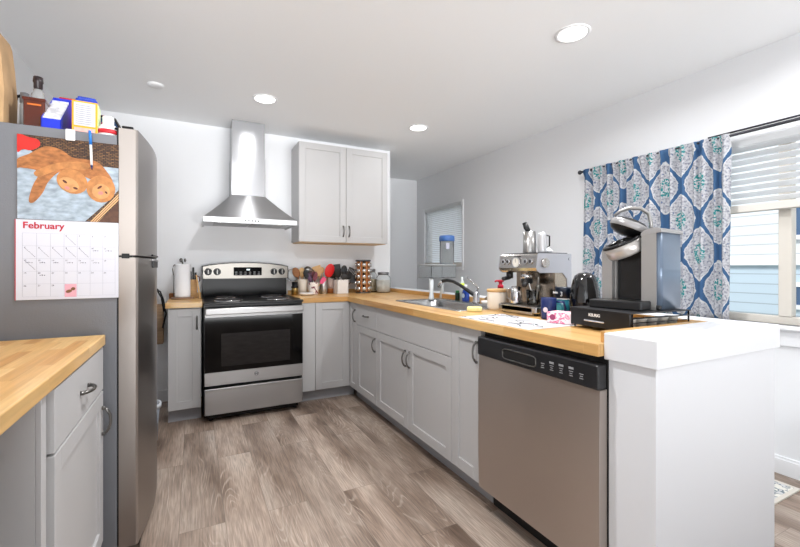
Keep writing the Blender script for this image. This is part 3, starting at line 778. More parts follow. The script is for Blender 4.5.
art('printed_cloth', [(40, 120), (100, 110), (200, 190), (330, 200), (500, 205), (595, 215), (597, 330), (520, 400), (400, 500), (300, 500), (42, 488), (42, 300)], 0, clothm, False)
art('printed_red_toy', [(40, 30), (95, 45), (150, 62), (155, 95), (110, 118), (70, 112), (42, 125)], 1, mat('printed_red', (200, 38, 30), .4, noise=(25, .25)))
art('printed_sloth_body', [(42, 165), (105, 135), (180, 98), (260, 110), (330, 155), (400, 165), (470, 180), (520, 225), (560, 290), (500, 300), (400, 260), (300, 230), (250, 240), (200, 290), (170, 350), (125, 400), (100, 390), (120, 310), (150, 250), (135, 225), (60, 212), (42, 212)], 2, furm)
art('printed_sloth_arm', [(128, 235), (200, 200), (280, 182), (380, 180), (430, 195), (400, 222), (290, 215), (210, 240), (150, 262)], 3, fur2)
art('printed_basket_rim', [(430, 500), (595, 350), (597, 385), (475, 504)], 3, mat('printed_rim', (214, 170, 120), .4), False)
art('printed_basket_side', [(480, 504), (597, 392), (597, 504)], 3, mat('printed_dark_wicker', (84, 52, 34), .4, noise=(60, .4)), False)
for i in range(3): art('printed_rim_line', [(440+14*i, 500), (595, 358+14*i), (595, 362+14*i), (444+14*i, 503)], 4, mat('printed_dark', (62, 34, 22), .4), False)
def elli(cx, cy, a, b_, rot=0, n=18): return [(cx+a*math.cos(t)*math.cos(rot)-b_*math.sin(t)*math.sin(rot), cy+a*math.cos(t)*math.sin(rot)+b_*math.sin(t)*math.cos(rot)) for t in (2*PI*i/n for i in range(n))]
art('printed_sloth_head', elli(330, 285, 88, 64, .35), 5, fur2, False); art('printed_sloth_head', elli(492, 325, 84, 72, .2), 6, fur2, False)
facem = mat('printed_face', (200, 146, 92), .4, noise=(40, .25)); eyem = mat('printed_eye', (92, 44, 30), .4); nosem = mat('printed_nose', (216, 130, 122), .4)
art('printed_face', elli(312, 302, 58, 36, .4), 7, facem, False); art('printed_face', elli(492, 338, 52, 40, .1), 7, facem, False)
for c in ((290, 286, 15, 6, .6), (348, 322, 14, 6, .3), (484, 316, 15, 6, -.5), (522, 344, 9, 5, .7)): art('printed_eye', elli(*c), 8, eyem, False)
for c in ((302, 320, 14, 9, .3), (490, 347, 15, 10, 0)): art('printed_nose', elli(*c), 9, nosem, False)
m = MB(); m.box(CX0-.003, CX1-.001, CY-.004, CY, CZB, CZM, .0006, 1); pg = obj('month_page', m, mat('calendar_paper', (214, 216, 226), .6), r, True)
redp = mat('calendar_red_ink', (186, 30, 52), .6)
m = MB(); m.box(CX0-.006, CX0-.0032, CY-.003, CY, CZB, CZM); obj('page_edge', m, redp, r, True)
text('month_title', 'February', .034, face_negY((CX0+.016, CY-.0045, CZM-.022)), redp, pg, True, off=.0007, align='LEFT')
gl = mat('grid_line_grey', (168, 172, 186), .7); ink = mat('blue_black_ink', (70, 74, 96), .7)
gx0, gx1, gz1, gz0 = CX0+.016, CX1-.012, CZM-.05, CZB+.012
m = MB()
for i in range(8): x = gx0+(gx1-gx0)*i/7; m.box(x-.0003, x+.0003, CY-.0044, CY-.004, gz0, gz1)
for j in range(6): z = gz0+(gz1-gz0)*j/5; m.box(gx0, gx1, CY-.0044, CY-.004, z-.0003, z+.0003)
obj('grid_lines', m, gl, pg, True)
cw, chh = (gx1-gx0)/7, (gz1-gz0)/5
day = 1
for j in range(5):
    for i in range(7):
        if j == 0 and i < 3: continue
        if day > 28: break
        text('day_number', str(day), .008, face_negY((gx0+cw*i+.007, CY-.0042, gz1-chh*j-.007)), ink, pg, True, ext=.0002); day += 1
m = MB()
for (i, j) in ((3, 0), (0, 1), (1, 1), (2, 1), (3, 1), (4, 1), (0, 2)):
    x = gx0+cw*i; z = gz1-chh*j; m.prism([(x+.004, z-.006), (x+.005, z-.006), (x+cw-.004, z-chh+.006), (x+cw-.005, z-chh+.006)], 'y', CY-.0044, CY-.004)
for (i, j, ww) in ((5, 1, .022), (6, 1, .026), (1, 2, .02), (2, 2, .018), (3, 2, .024), (4, 2, .024), (5, 2, .026), (0, 2, .026), (1, 3, .02)):
    x = gx0+cw*i+.009; z = gz1-chh*j-.016
    for k in range(5): m.box(x+k*ww/6, x+k*ww/6+.002, CY-.0044, CY-.004, z-.001+.0015*(k % 2), z+.0015+.001*(k % 3))
obj('handwriting', m, ink, pg, True)
m = MB(); m.box(gx0+cw*3+.002, gx0+cw*4-.002, CY-.0045, CY-.004, gz0-.004, gz0+chh-.002); sp_ = obj('small_photo', m, mat('printed_pink', (226, 170, 184), .5), pg, True)
m = MB(); m.box(0, .001, CY-.0048, CY-.0045, 0, .001)
m = MB(); m.prism([(gx0+cw*3+.006+p[0]*.0001, gz0+.012+p[1]*.0001) for p in elli(90, 60, 100, 60, .3)], 'y', CY-.0048, CY-.0045); m.prism([(gx0+cw*3+.006+p[0]*.0001, gz0+.012+p[1]*.0001) for p in elli(220, 150, 70, 60, .3)], 'y', CY-.0049, CY-.0046); obj('small_sloth', m, mat('printed_brown', (124, 84, 50), .5), sp_, True)
# clip magnet and pen
r = thing('magnet_clip', 'white magnetic clip holding the calendar to the fridge side', 'magnet', (-.424, FY0, 1.672))
m = MB(); m.box(-.440, -.410, FY0-.014, FY0-.006, 1.668, 1.712, .004, 3); obj('clip_body', m, white_pl, r, True)
m = MB(); m.box(-.434, -.416, FY0-.006, FY0-.0002, 1.69, 1.71); obj('magnet_pad', m, blackm, r, True)
r = thing('ballpoint_pen', 'blue and white ballpoint pen hanging over the calendar photo', 'pen', (-.358, CY-.012, 1.552))
m = MB(); m.cyl((-.358, CY-.012, 1.58), (-.361, CY-.012, 1.66), .0042, seg=12); obj('barrel', m, white_pl, r, True)
m = MB(); m.cyl((-.361, CY-.012, 1.66), (-.364, CY-.012, 1.715), .005, seg=12); m.box(-.3655, -.3625, CY-.007, CY-.0045, 1.665, 1.712); obj('cap', m, mat('pen_blue', (36, 118, 204), .35), r, True)
m = MB(); m.cyl((-.358, CY-.012, 1.58), (-.357, CY-.012, 1.562), .0045, .001, seg=12); obj('tip', m, navy, r, True)

# ------------------------------------------------------------------ items on top of the fridge
FZ = 1.7125
bagm = mat('kraft_paper', (190, 156, 116), .8, noise=(14, .16, (1, 1, .6)), bump=(18, .7, (1, 1, .5), .01))
m = MB(); bx = [(-.86, 2.02, FZ), (-.622, 2.02, FZ), (-.622, 2.16, FZ), (-.86, 2.16, FZ)]
pts = [(-.87, 0), (-.635, 0), (-.632, .13), (-.64, .25), (-.648, .33), (-.655, .355), (-.68, .365), (-.85, .36), (-.878, .2)]
m.prism([(x, FZ+z) for x, z in pts], 'y', 2.02, 2.15)
one('paper_bag', m, bagm, 'tall crumpled brown paper bag standing at the left end of the fridge top', 'bag')
r = thing('pitcher', 'white pitcher with a black handle between paper bag and amber bottle', 'pitcher', (-.655, 2.26, FZ))
m = MB(); m.lathe([(0, 0), (.052, 0), (.055, .02), (.048, .12), (.043, .155), (.038, .158), (0, .158)]); obj('jug_body', m, white_pl, r)
m = MB(); m.tube([(-.02, 0, .15), (-.01, -.01, .185), (.02, -.01, .195), (.04, -.01, .18), (.046, -.01, .15)], .007); obj('handle', m, black, r)
r = thing('amber_bottle', 'square amber bottle with glass neck and black stopper', 'bottle', (-.552, 2.07, FZ))
m = MB(); m.box(-.033, .033, -.03, .03, 0, .122, .006, 3); m.box(-.036, .036, -.033, .033, .112, .124, .003); obj('bottle_body', m, amber, r)
m = MB(); m.box(-.02, .022, -.0315, -.0302, .094, .1, 0); obj('label_band', m, mat('orange_label', (214, 112, 30), .5), r)
m = MB(); m.lathe([(.022, .124), (.021, .145), (.016, .155), (.015, .165), (0, .165)], (.005, 0, 0)); obj('glass_shoulder', m, mat('frosty_glass', (186, 188, 188), .15, trans=.5), r)
m = MB(); m.lathe([(0, .165), (.011, .165), (.014, .172), (.014, .19), (.0165, .195), (.015, .215), (0, .216)], (.005, 0, 0)); obj('stopper', m, mat('dark_stopper', (44, 34, 36), .35), r)
r = thing('salt_grinder', 'slim clear grinder bottle behind the amber bottle', 'grinder', (-.61, 2.15, FZ))
m = MB(); m.lathe([(0, 0), (.016, 0), (.016, .12), (.013, .13), (0, .13)]); obj('grinder_body', m, MATS['frosty_glass'], r)
m = MB(); m.lathe([(0, .13), (.016, .13), (.016, .148), (.014, .15), (.014, .17), (0, .172)]); obj('cap', m, mat('grey_cap', (110, 110, 112), .4), r)
r = thing('tissue_box', 'open bright blue carton holding white packets on the fridge', 'box', (-.4925, 2.008, FZ))
m = MB(); t = .0015; sd = [(0, 0), (.155, 0), (.155, .175), (.0, .042)]
m.box(-.0305, .0305, 0, .155, 0, t); m.box(-.0305, .0305, 0, t, 0, .042); m.prism(sd, 'x', .029, .0305); m.prism(sd, 'x', -.0305, -.029); m.box(-.0305, .0305, .1535, .155, 0, .175); obj('carton', m, blue_p, r)
m = MB(); rn = random.Random(5)
for k in range(11):
    y = .008+.0125*k; m.box(-.027, .027, y, y+.004, .004, .052+.0105*k, rot=Matrix.Rotation(rn.uniform(-.02, .02), 4, 'Z'))
obj('packets', m, mat('printed_packet', (214, 214, 220), .5, noise=(45, .4)), r)
one('red_lid', MB().box(-.04, .03, -.015, .015, 0, .19, .004), mat('red_carton', (188, 36, 40), .5), 'red carton standing behind the blue carton', 'box', (-.47, 2.20, FZ))
one('cobalt_bottle', MB().lathe([(0, 0), (.016, 0), (.018, .1), (.009, .12), (.009, .14), (0, .14)]), mat('cobalt', (24, 70, 170), .25), 'small cobalt blue bottle between the blue carton and the amber bottle', 'bottle', (-.553, 2.16, FZ))
r = thing('frame_box', 'yellow bordered white carton with printed text panel on the fridge', 'box', (-.389, 2.03, FZ), .04)
m = MB(); m.box(-.041, .041, -.02, .06, 0, .128, .001, 1); obj('carton', m, mat('yellow_orange_card', (238, 166, 28), .5), r)
m = MB(); m.box(-.034, .034, -.0212, -.0203, .03, .121); pnl = obj('text_panel', m, mat('printed_panel', (206, 206, 212), .7), r)
m = MB()
for k in range(10): m.box(-.029, .02+.008*((k*7) % 3)/2, -.0217, -.0213, .037+.008*k, .0385+.008*k)
obj('text_lines', m, mat('grey_text', (96, 98, 122), .7), pnl)
m = MB(); m.box(-.034, .034, -.0212, -.0203, .004, .022); obj('lower_panel', m, mat('pale_red_print', (232, 170, 160), .6, noise=(50, .2)), r)
m = MB(); m.box(.0411, .0417, -.016, .056, .003, .125); obj('side_panel', m, pattern_mat('green_side_print', (222, 238, 190), (170, 208, 130), (250, 250, 230), 40), r)
m = MB(); m.box(-.036, .036, -.03, .03, 0, .016, .006, 3); m.box(-.03, .03, -.025, .02, .012, .026, .006, 3)
one('blue_pouch', m, mat('blue_wrapper', (22, 56, 168), .3, noise=(30, .2)), 'crinkled blue pouch lying on top of the yellow bordered carton', 'pouch', (-.388, 2.055, FZ+.1282), .1)
one('pink_bottle', MB().lathe([(0, 0), (.014, 0), (.015, .08), (.008, .095), (.009, .115), (0, .116)]), mat('hot_pink', (226, 52, 130), .35), 'small hot pink bottle behind the white pill bottle', 'bottle', (-.34, 2.125, FZ))
r = thing('pill_bottle', 'squat white bottle with a red label at the right end of the fridge top', 'bottle', (-.3155, 2.04, FZ))
m = MB(); m.lathe([(0, 0), (.034, 0), (.036, .006), (.036, .035), (.03, .047), (.019, .056), (0, .056)]); obj('bottle_body', m, white_pl, r)
m = MB(); m.lathe([(.0363, .012), (.0365, .012), (.0365, .03), (.0363, .03)]); obj('label_wrap', m, mat('red_label', (206, 40, 50), .5), r)
m = MB(); m.lathe([(0, .056), (.02, .056), (.02, .084), (.018, .087), (0, .087)]); obj('cap', m, white_pl, r)
r = thing('storage_pouch', 'dark blue pouch with black sloping strap behind the pill bottle', 'pouch', (-.345, 2.24, FZ))
m = MB(); m.prism([(-.04, 0), (.06, 0), (.058, .05), (.03, .12), (-.04, .132)], 'y', -.04, .05); obj('pouch_body', m, mat('slate_blue_cloth', (62, 92, 132), .7), r)
m = MB(); m.tube([(-.045, -.045, .137), (.03, -.045, .128), (.05, -.045, .09), (.06, -.045, .05)], .006); obj('strap', m, blackm, r)

# ------------------------------------------------------------------ gap beyond the fridge
one('leaning_board', MB().box(-.238, -.212, 2.95, 3.0, 0, .98, .002), trim_m, 'narrow white board standing upright beyond the fridge', 'board')
r = thing('waste_bin', 'pale blue grey plastic bin with white rim on the floor beyond the fridge', 'bin', (-.31, 3.2, 0))
m = MB(); m.lathe([(0, .0), (.085, .0), (.1, .2), (.104, .24), (.099, .24), (.09, .01), (0, .01)], seg=28); obj('bin_body', m, mat('blue_grey_plastic', (168, 178, 192), .4), r)
m = MB(); m.lathe([(.103, .235), (.112, .235), (.113, .262), (.1, .262), (.1, .235)], seg=28); obj('rim', m, mat('light_grey_plastic', (206, 210, 216), .4), r)
r = thing('hanging_tote', 'striped tan tote hanging on the wall by black straps beyond the fridge', 'bag', (-.28, 4.1, .5))
m = MB(); m.box(-.34, -.235, 4.03, 4.12, .52, .86, .01, 3); obj('bag_body', m, mat('striped_canvas', (172, 142, 112), .8, noise=(3, .3, (1, 1, 16))), r, True)
m = MB(); m.tube([(-.24, 4.02, .66), (-.215, 4.02, .78), (-.235, 4.03, .9), (-.26, 4.06, .97), (-.29, 4.1, .985)], .007); m.tube([(-.23, 4.02, .8), (-.25, 4.03, .92), (-.285, 4.1, .98)], .006); obj('strap', m, blackm, r, True)
m = MB(); m.cyl((-.285, 4.128, .985), (-.285, 4.085, .985), .008); obj('hook', m, black, r, True)

# ------------------------------------------------------------------ paper towel etc. on the small counter
KZ = .9145
r = thing('paper_towel_holder', 'steel paper towel holder with a white roll left of the range', 'paper towel holder', (-.085, 3.86, KZ))
m = MB(); m.lathe([(0, 0), (.085, 0), (.087, .006), (.083, .014), (.02, .016), (0, .016)], seg=32); obj('base', m, mat('wood_disc', (150, 118, 92), .5), r)
m = MB(); m.lathe([(.018, .0165), (.058, .0165), (.059, .03), (.059, .28), (.057, .294), (.018, .294), (.018, .0165)], seg=32); obj('towel_roll', m, paperw, r)
m = MB(); m.cyl((0, 0, .016), (0, 0, .315), .006); m.ell((-.012, 0, .325), (.013, .012, .018)); m.ell((.018, 0, .325), (.009, .01, .016)); obj('post', m, nickel, r)
m = MB(); m.tube([(-.066, -.02, .2), (-.073, -.02, .25), (-.066, -.02, .28), (-.055, -.02, .288)], .004); m.tube([(-.066, .01, .016), (-.066, .01, .2)], .003); obj('tear_arm', m, nickel, r)
r = thing('knife_block', 'pale wooden knife block with black handled knives behind the towel roll', 'knife block', (-.006, 4.0, KZ))
m = MB(); m.prism([(-.05, 0), (.04, 0), (.028, .135), (-.05, .16)], 'x', -.035, .03); obj('block', m, palewood, r)
for k, (x, z) in enumerate(((-.02, .2), (0, .235), (.018, .19))):
    m = MB(); m.box(x-.008, x+.008, -.01+.01*k, .012+.01*k, .135, z+.03, .004); obj('knife_handle', m, blackm, r)
m = MB(); m.tube([(.03, -.03, .12), (.05, -.03, .15), (.05, -.03, .18), (.03, -.03, .19)], .005); obj('scissors_loop', m, mat('dark_red_grip', (92, 26, 30), .4), r)
m = MB(); m.prism([(-.01, 0), (.004, 0), (-.028, .2), (-.038, .2)], 'y', -.05, .05)
one('leaning_cutting_board', m, palewood, 'thin light wood cutting board leaning beside the knife block by the range', 'cutting board', (.05, 3.93, KZ), 0)
m = MB(); m.box(-.025, .02, -.02, .02, 0, .042, .003)
one('wooden_block', m, oldwood, 'small brown wooden box left of the towel roll base', 'box', (-.165, 3.99, KZ))

# ------------------------------------------------------------------ items on the back counter
def at(u, Y):
    f, yaw, x = 406, math.radians(26.9), (u-400)/406
    fx, fy = math.sin(yaw), math.cos(yaw)
    return ((fx+x*fy)/(fy-x*fx))*Y
# clear kettle lid / wire loop + small grinder
r = thing('coffee_press', 'small glass press with black collar and brass base beside the range', 'coffee press', (.862, 3.93, KZ))
m = MB(); m.lathe([(0, 0), (.03, 0), (.03, .06), (.026, .07), (0, .07)]); obj('brass_cup', m, mat('brass', (176, 146, 88), .3, .9), r)
m = MB(); m.lathe([(0, .0702), (.033, .0702), (.036, .078), (.026, .085), (.028, .125), (0, .127)]); obj('collar', m, black, r)
r = thing('wire_strainer', 'round fine wire strainer standing upright against the wall beside the range', 'strainer', (.87, 4.05, KZ))
m = MB(); m.tube([(.062*math.cos(a*PI/16), -.01, .19+.062*math.sin(a*PI/16)) for a in range(32)], .003, 6, True); m.cyl((0, -.01, .0), (0, -.01, .13), .005); obj('rim', m, chrome, r)
m = MB(); m.ell((0, -.004, .19), (.06, .012, .06)); obj('mesh_bowl', m, mat('fine_mesh', (190, 194, 196), .4, .6, alpha=.45), r)
def crock(name, label, x, y, rad, h_, m_, cat='crock', sq=False, deco=None):
    r = thing(name, label, cat, (x, y, KZ)); m = MB()
    if sq:
        m.box(-rad, rad, -rad, rad, 0, .008, .003); t = .006
        m.box(-rad, rad, -rad, -rad+t, .004, h_, .002); m.box(-rad, rad, rad-t, rad, .004, h_, .002); m.box(-rad, -rad+t, -rad, rad, .004, h_, .002); m.box(rad-t, rad, -rad, rad, .004, h_, .002)
    else: m.lathe([(0, 0), (rad*.94, 0), (rad, .006), (rad, h_-.004), (rad*.97, h_), (rad*.88, h_-.004), (rad*.88, .01), (0, .01)], seg=28)
    obj('vessel', m, m_, r); return r
crock('utensil_crock', 'cream round crock full of wooden spoons right of the range', .955, 4.0, .046, .15, cream)
rz = crock('utensil_crock', 'cream mug shaped crock with dark squiggle print in front', 1.04, 3.92, .048, .12, pattern_mat('squiggle_print', (240, 230, 222), (240, 230, 222), (120, 40, 60), 28, .35, .52, .6))
crock('utensil_crock', 'tall ribbed stainless utensil can behind the red spatula', 1.165, 4.0, .038, .165, mat('ribbed_steel', (190, 190, 190), .3, 1, bump=(8, .3, (30, 30, 1))))
crock('utensil_crock', 'square white ceramic crock full of black utensils', 1.335, 3.96, .06, .14, whitec, sq=True)
m = MB(); m.lathe([(0, 0), (.05, 0), (.066, .012), (.07, .024), (.066, .026), (.045, .01), (0, .008)], seg=32)
one('small_dish', m, whitec, 'low white oval dish lying in front of the cream crock', 'dish', (.95, 3.82, KZ))
m = MB(); m.lathe([(0, 0), (.036, 0), (.037, .045), (.035, .05), (0, .05)]); m.lathe([(0, .05), (.034, .05), (.034, .17), (.03, .175), (0, .176)])
one('glass_canister', m, [mat('amber_wood_base', (158, 92, 44), .5)], 'amber based canister standing between steel can and white crock', 'canister', (1.25, 4.045, KZ))
bpy.data.objects['glass_canister'].data.materials.append(mat('rosy_glass', (206, 186, 182), .2))
for p in bpy.data.objects['glass_canister'].data.polygons:
    if p.center.z > .051: p.material_index = 1
UT = {}
def utensil(name, label, kind, base, tip, m_head, m_stick=None, s=1.0, cat='utensil', grp=None, face=0):
    """stick from base to tip, head at tip; kind decides the head outline"""
    bz = Vector(base); tz = Vector(tip); d = tz-bz
    r = thing(name, label, cat, base, 0, grp)
    L_ = d.length; zz_ = d.normalized(); xx_ = (Vector((1, -.15, 0))-zz_*zz_.dot(Vector((1, -.15, 0)))).normalized(); yy_ = zz_.cross(xx_); q_ = Matrix((xx_, yy_, zz_)).transposed().to_4x4(); X = q_ @ Matrix.Rotation(face, 4, 'Z')
    m = MB(X); m.tube([(0, 0, 0), (0, 0, L_*.5), (0, 0, L_)], [.005, .0045, .004], 8); obj('handle', m, m_stick or m_head, r)
    m = MB(X)
    if kind == 'spoon': m.ell((0, 0, L_+.025*s), (.022*s, .006, .032*s))
    elif kind == 'ladle': m.ell((0, 0, L_+.02*s), (.034*s, .02, .034*s))
    elif kind == 'turner':
        m.prism([(-.014*s, L_), (.014*s, L_), (.034*s, L_+.03*s), (.036*s, L_+.085*s), (-.036*s, L_+.085*s), (-.034*s, L_+.03*s)], 'y', -.0025, .0025)
    elif kind == 'slotted':
        for k in range(-2, 3): m.box(k*.012*s-.0035*s, k*.012*s+.0035*s, -.0025, .0025, L_+.01, L_+.08*s)
        m.box(-.031*s, .031*s, -.0025, .0025, L_, L_+.014); m.box(-.031*s, .031*s, -.0025, .0025, L_+.072*s, L_+.084*s)
    elif kind == 'fork':
        for k in range(-2, 3): m.tube([(k*.006*s, 0, L_+.02*s), (k*.011*s, 0, L_+.045*s), (k*.012*s, 0, L_+.075*s)], .0028*s, 6)
        m.ell((0, 0, L_+.018*s), (.024*s, .006, .02*s))
    elif kind == 'whisk':
        for k in range(5):
            a = PI*k/5; m.tube([(.026*s*math.sin(PI*t/8)*math.cos(a), .026*s*math.sin(PI*t/8)*math.sin(a), L_+.075*s*(t/8)) for t in range(0, 9)], .0014, 5)
            m.tube([(-.026*s*math.sin(PI*t/8)*math.cos(a), -.026*s*math.sin(PI*t/8)*math.sin(a), L_+.075*s*(t/8)) for t in range(0, 9)], .0014, 5)
    elif kind == 'spatula':
        m.prism([(-.008*s, L_), (.008*s, L_), (.026*s, L_+.02*s), (.03*s, L_+.07*s), (.02*s, L_+.09*s), (-.02*s, L_+.09*s), (-.03*s, L_+.07*s), (-.026*s, L_+.02*s)], 'y', -.004, .004)
    obj({'spoon': 'spoon_bowl', 'ladle': 'ladle_bowl', 'whisk': 'wire_loops', 'fork': 'tines'}.get(kind, 'blade'), m, m_head, r)
    return r
bz = KZ+.012
cx, cy = .955, 4.0
utensil('wooden_spoon', 'wide wooden spoon leaning left out of the round cream crock', 'spoon', (cx+.01, cy, bz), (cx-.05, cy, bz+.165), oldwood, s=1.6)
utensil('wooden_spoon', 'upright wooden spoon in the middle of the round cream crock', 'spoon', (cx, cy+.01, bz), (cx-.005, cy+.01, bz+.165), palewood, s=1.5)
utensil('ladle', 'steel ladle with dark handle leaning right out of the round cream crock', 'ladle', (cx-.01, cy, bz), (cx+.045, cy+.01, bz+.2), nickel, blackm, s=1.2)
utensil('wooden_spoon', 'dark wooden spoon leaning far right out of the round cream crock', 'spoon', (cx-.02, cy-.01, bz), (cx+.05, cy-.01, bz+.155), mat('dark_walnut', (92, 58, 38), .5), s=1.4)
cx, cy = 1.04, 3.92
utensil('whisk', 'small wire whisk with dark handle in the squiggle print crock', 'whisk', (cx, cy, bz), (cx-.012, cy, bz+.16), nickel, blackm, s=1.1)
utensil('spatula', 'dark purple spatula in the squiggle print crock', 'spatula', (cx-.01, cy+.01, bz), (cx-.02, cy+.015, bz+.11), mat('plum_silicone', (92, 44, 84), .4))
utensil('spatula', 'dark maroon spatula in the squiggle print crock', 'spatula', (cx+.01, cy-.01, bz), (cx+.012, cy, bz+.12), mat('maroon_silicone', (104, 26, 44), .4))
utensil('serving_spoon', 'black spoon leaning left out of the squiggle print crock', 'spoon', (cx+.01, cy, bz), (cx-.045, cy+.02, bz+.15), black, s=1.5)
utensil('spatula', 'small pink spatula leaning right out of the squiggle print crock', 'spatula', (cx-.01, cy-.01, bz), (cx+.065, cy-.02, bz+.095), mat('pink_silicone', (236, 96, 140), .4), palewood, s=.8, face=.3)
cx, cy = 1.165, 4.0
utensil('wooden_turner', 'wide tan wooden turner leaning left out of the steel can', 'turner', (cx+.01, cy, bz), (cx-.045, cy, bz+.165), palewood, s=1.25)
utensil('wooden_spoon', 'light wooden spoon upright in the steel can', 'spoon', (cx, cy+.01, bz), (cx-.01, cy+.01, bz+.2), palewood, s=1.0)
utensil('serving_spoon', 'large bright red spoon leaning right out of the steel can', 'spoon', (cx-.01, cy-.01, bz), (cx+.035, cy-.035, bz+.168), red_p, oldwood, s=2.2, face=.1)
cx, cy = 1.335, 3.96
BU = [('slotted', -.06, .05, .15, 1.2, 'slotted turner leaning far left'), ('ladle', -.085, .04, .165, 1.3, 'ladle leaning left'), ('spoon', -.05, -.05, .16, 1.5, 'spoon left of centre'), ('turner', -.02, .06, .185, 1.2, 'turner at the back'), ('fork', .01, -.06, .135, 1.45, 'pasta fork in front'), ('spoon', .035, .01, .19, 1.5, 'tall spoon right of centre'), ('slotted', .075, -.04, .15, 1.25, 'slotted turner leaning right'), ('ladle', .1, .045, .15, 1.3, 'ladle leaning right'), ('turner', .13, .0, .10, 1.1, 'turner leaning far right')]
for k, (kd, dx, dy, h_, s_, lb) in enumerate(BU):
    nm = {'slotted': 'slotted_turner', 'ladle': 'soup_ladle', 'spoon': 'serving_spoon', 'turner': 'solid_turner', 'fork': 'pasta_fork'}[kd]
    utensil(nm, 'black nylon '+lb+' in the square white crock', kd, (cx-dx*.15, cy+dy*.3, bz), (cx+dx*.82, cy+dy, bz+h_), mat('graphite_nylon', (58, 60, 64), .4) if kd == 'fork' else blackm, s=s_, grp=None)
# spice carousel
SPX, SPY = 1.565, 3.93
r = thing('spice_rack', 'round wood and chrome revolving spice rack on the back counter', 'spice rack', (SPX, SPY, KZ))
m = MB(); m.lathe([(0, 0), (.078, 0), (.08, .006), (.078, .014), (0, .014)], seg=32); obj('base', m, nickel, r)
m = MB(); m.lathe([(0, .325), (.076, .325), (.08, .331), (.078, .343), (0, .345)], seg=32); obj('top', m, mat('dark_steel', (96, 96, 100), .35, .9), r)
m = MB(); m.cyl((0, 0, .014), (0, 0, .325), .02); obj('spindle', m, blackm, r)
acols = [math.radians(a) for a in (-104, -59, -14, -149, 166)]
for a in acols:
    a2 = a+math.radians(22.5); c_, s_ = math.cos(a2), math.sin(a2)
    X = Matrix.Rotation(a2, 4, 'Z'); m = MB(X); m.box(.04, .072, -.008, .008, .014, .325, .001, 1); obj('upright', m, mat('warm_wood', (188, 118, 64), .45, noise=(10, .15, (1, 1, .3))), r)
spice = [(120, 60, 30), (70, 80, 40), (160, 110, 50), (90, 50, 40), (176, 150, 90), (60, 40, 30)]
proto = None; rows = ['bottom', 'second', 'middle', 'fourth', 'top']; cols = ['front facing', 'right front', 'right edge', 'left front', 'left edge']
for ci, a in enumerate(acols):
    for ri in range(5):
        lab = 'small spice jar with silver lid, %s row, %s column of the revolving rack' % (rows[ri], cols[ci])
        if proto is None:
            j = thing('spice_jar', lab, 'jar', (SPX, SPY, KZ), 0, 'spice jars in the revolving rack')
            X = Matrix.Rotation(PI/2, 4, 'Y')
            m = MB(X); m.lathe([(0, .0), (.017, 0), (.018, .004), (.018, .03), (.015, .034)]); obj('jar_glass', m, mat('spice_filled_glass', (110, 70, 40), .15, noise=(4, .5)), j)
            m = MB(X); m.lathe([(.015, .034), (.0205, .034), (.021, .04), (.0205, .05), (0, .052)]); obj('lid', m, mat('silver_lid', (216, 214, 210), .2, .85), j)
            proto = j
        else:
            j = copy_tree(proto); j['label'] = lab
        zz = KZ+.046+.061*ri
        j.location = (SPX+.036*math.cos(a), SPY+.036*math.sin(a), zz); j.rotation_euler = (0, 0, a)
# flour jars
def jar(x, y, rad, h_, label, fill, mf):
    r = thing('storage_jar', label, 'jar', (x, y, KZ))
    m = MB(); m.lathe([(0, 0), (rad*.9, 0), (rad, .012), (rad, h_*.72), (rad*.82, h_*.82), (rad*.7, h_*.84), (rad*.7, h_*.88), (rad*.66, h_*.88), (rad*.66, h_*.83), (rad*.78, h_*.8), (rad*.955, h_*.71), (rad*.955, .014), (rad*.87, .006), (0, .006)], seg=36); obj('jar_glass', m, glassm, r)
    m = MB(); m.lathe([(0, .0065), (rad*.86, .0075), (rad*.94, .015), (rad*.94, h_*fill), (0, h_*fill+.004)], seg=32); obj('contents', m, mf, r)
    m = MB(); m.lathe([(0, h_*.885), (rad*.74, h_*.885), (rad*.76, h_*.9), (rad*.76, h_*.98), (rad*.7, h_), (0, h_)], seg=32); obj('lid', m, mat('brushed_lid', (132, 132, 134), .35, .9), r)
jar(1.79, 3.92, .078, .215, 'wide glass jar of white flour with metal lid at the counter corner', .6, mat('flour', (240, 236, 228), .9))
jar(1.705, 4.05, .062, .25, 'taller glass jar of oats behind the flour jar', .55, mat('oats', (206, 188, 158), .9, noise=(60, .2)))

# ------------------------------------------------------------------ sink
r = thing('kitchen_sink', 'stainless drop in kitchen sink set in the peninsula worktop', 'sink', ((SX0+SX1)/2, (SY0+SY1)/2, .914))
m = MB(); bm = m.bm
def ring(x0, x1, y0, y1, z, rad, n=5):
    vs = []
    for (cx_, cy_, a0) in ((x1-rad, y1-rad, 0), (x0+rad, y1-rad, PI/2), (x0+rad, y0+rad, PI), (x1-rad, y0+rad, 3*PI/2)):
        for k in range(n+1):
            a = a0+PI/2*k/n; vs.append(bm.verts.new((cx_+rad*math.cos(a), cy_+rad*math.sin(a), z)))
    return vs
o = .014
rs = [ring(SX0-o, SX1+o, SY0-o, SY1+o, .9145, .03), ring(SX0-o+.003, SX1+o-.003, SY0-o+.003, SY1+o-.003, .920, .03), ring(SX0+.02, SX1-.075, SY0+.022, SY1-.022, .9185, .05), ring(SX0+.026, SX1-.081, SY0+.028, SY1-.028, .908, .05), ring(SX0+.035, SX1-.09, SY0+.04, SY1-.04, .745, .05), ring(SX0+.07, SX1-.125, SY0+.08, SY1-.08, .733, .04)]
for a, c in zip(rs, rs[1:]):
    n = len(a)
    for i in range(n): f = bm.faces.new((a[i], a[(i+1) % n], c[(i+1) % n], c[i])); f.smooth = True
bm.faces.new(rs[-1]); bmesh.ops.recalc_face_normals(bm, faces=bm.faces[:])
for f in bm.faces: f.normal_flip() if f.normal.z < -.5 else None
obj('basin', m, mat('sink_steel', (176, 176, 176), .25, 1, bump=(6, .05)), r, True)
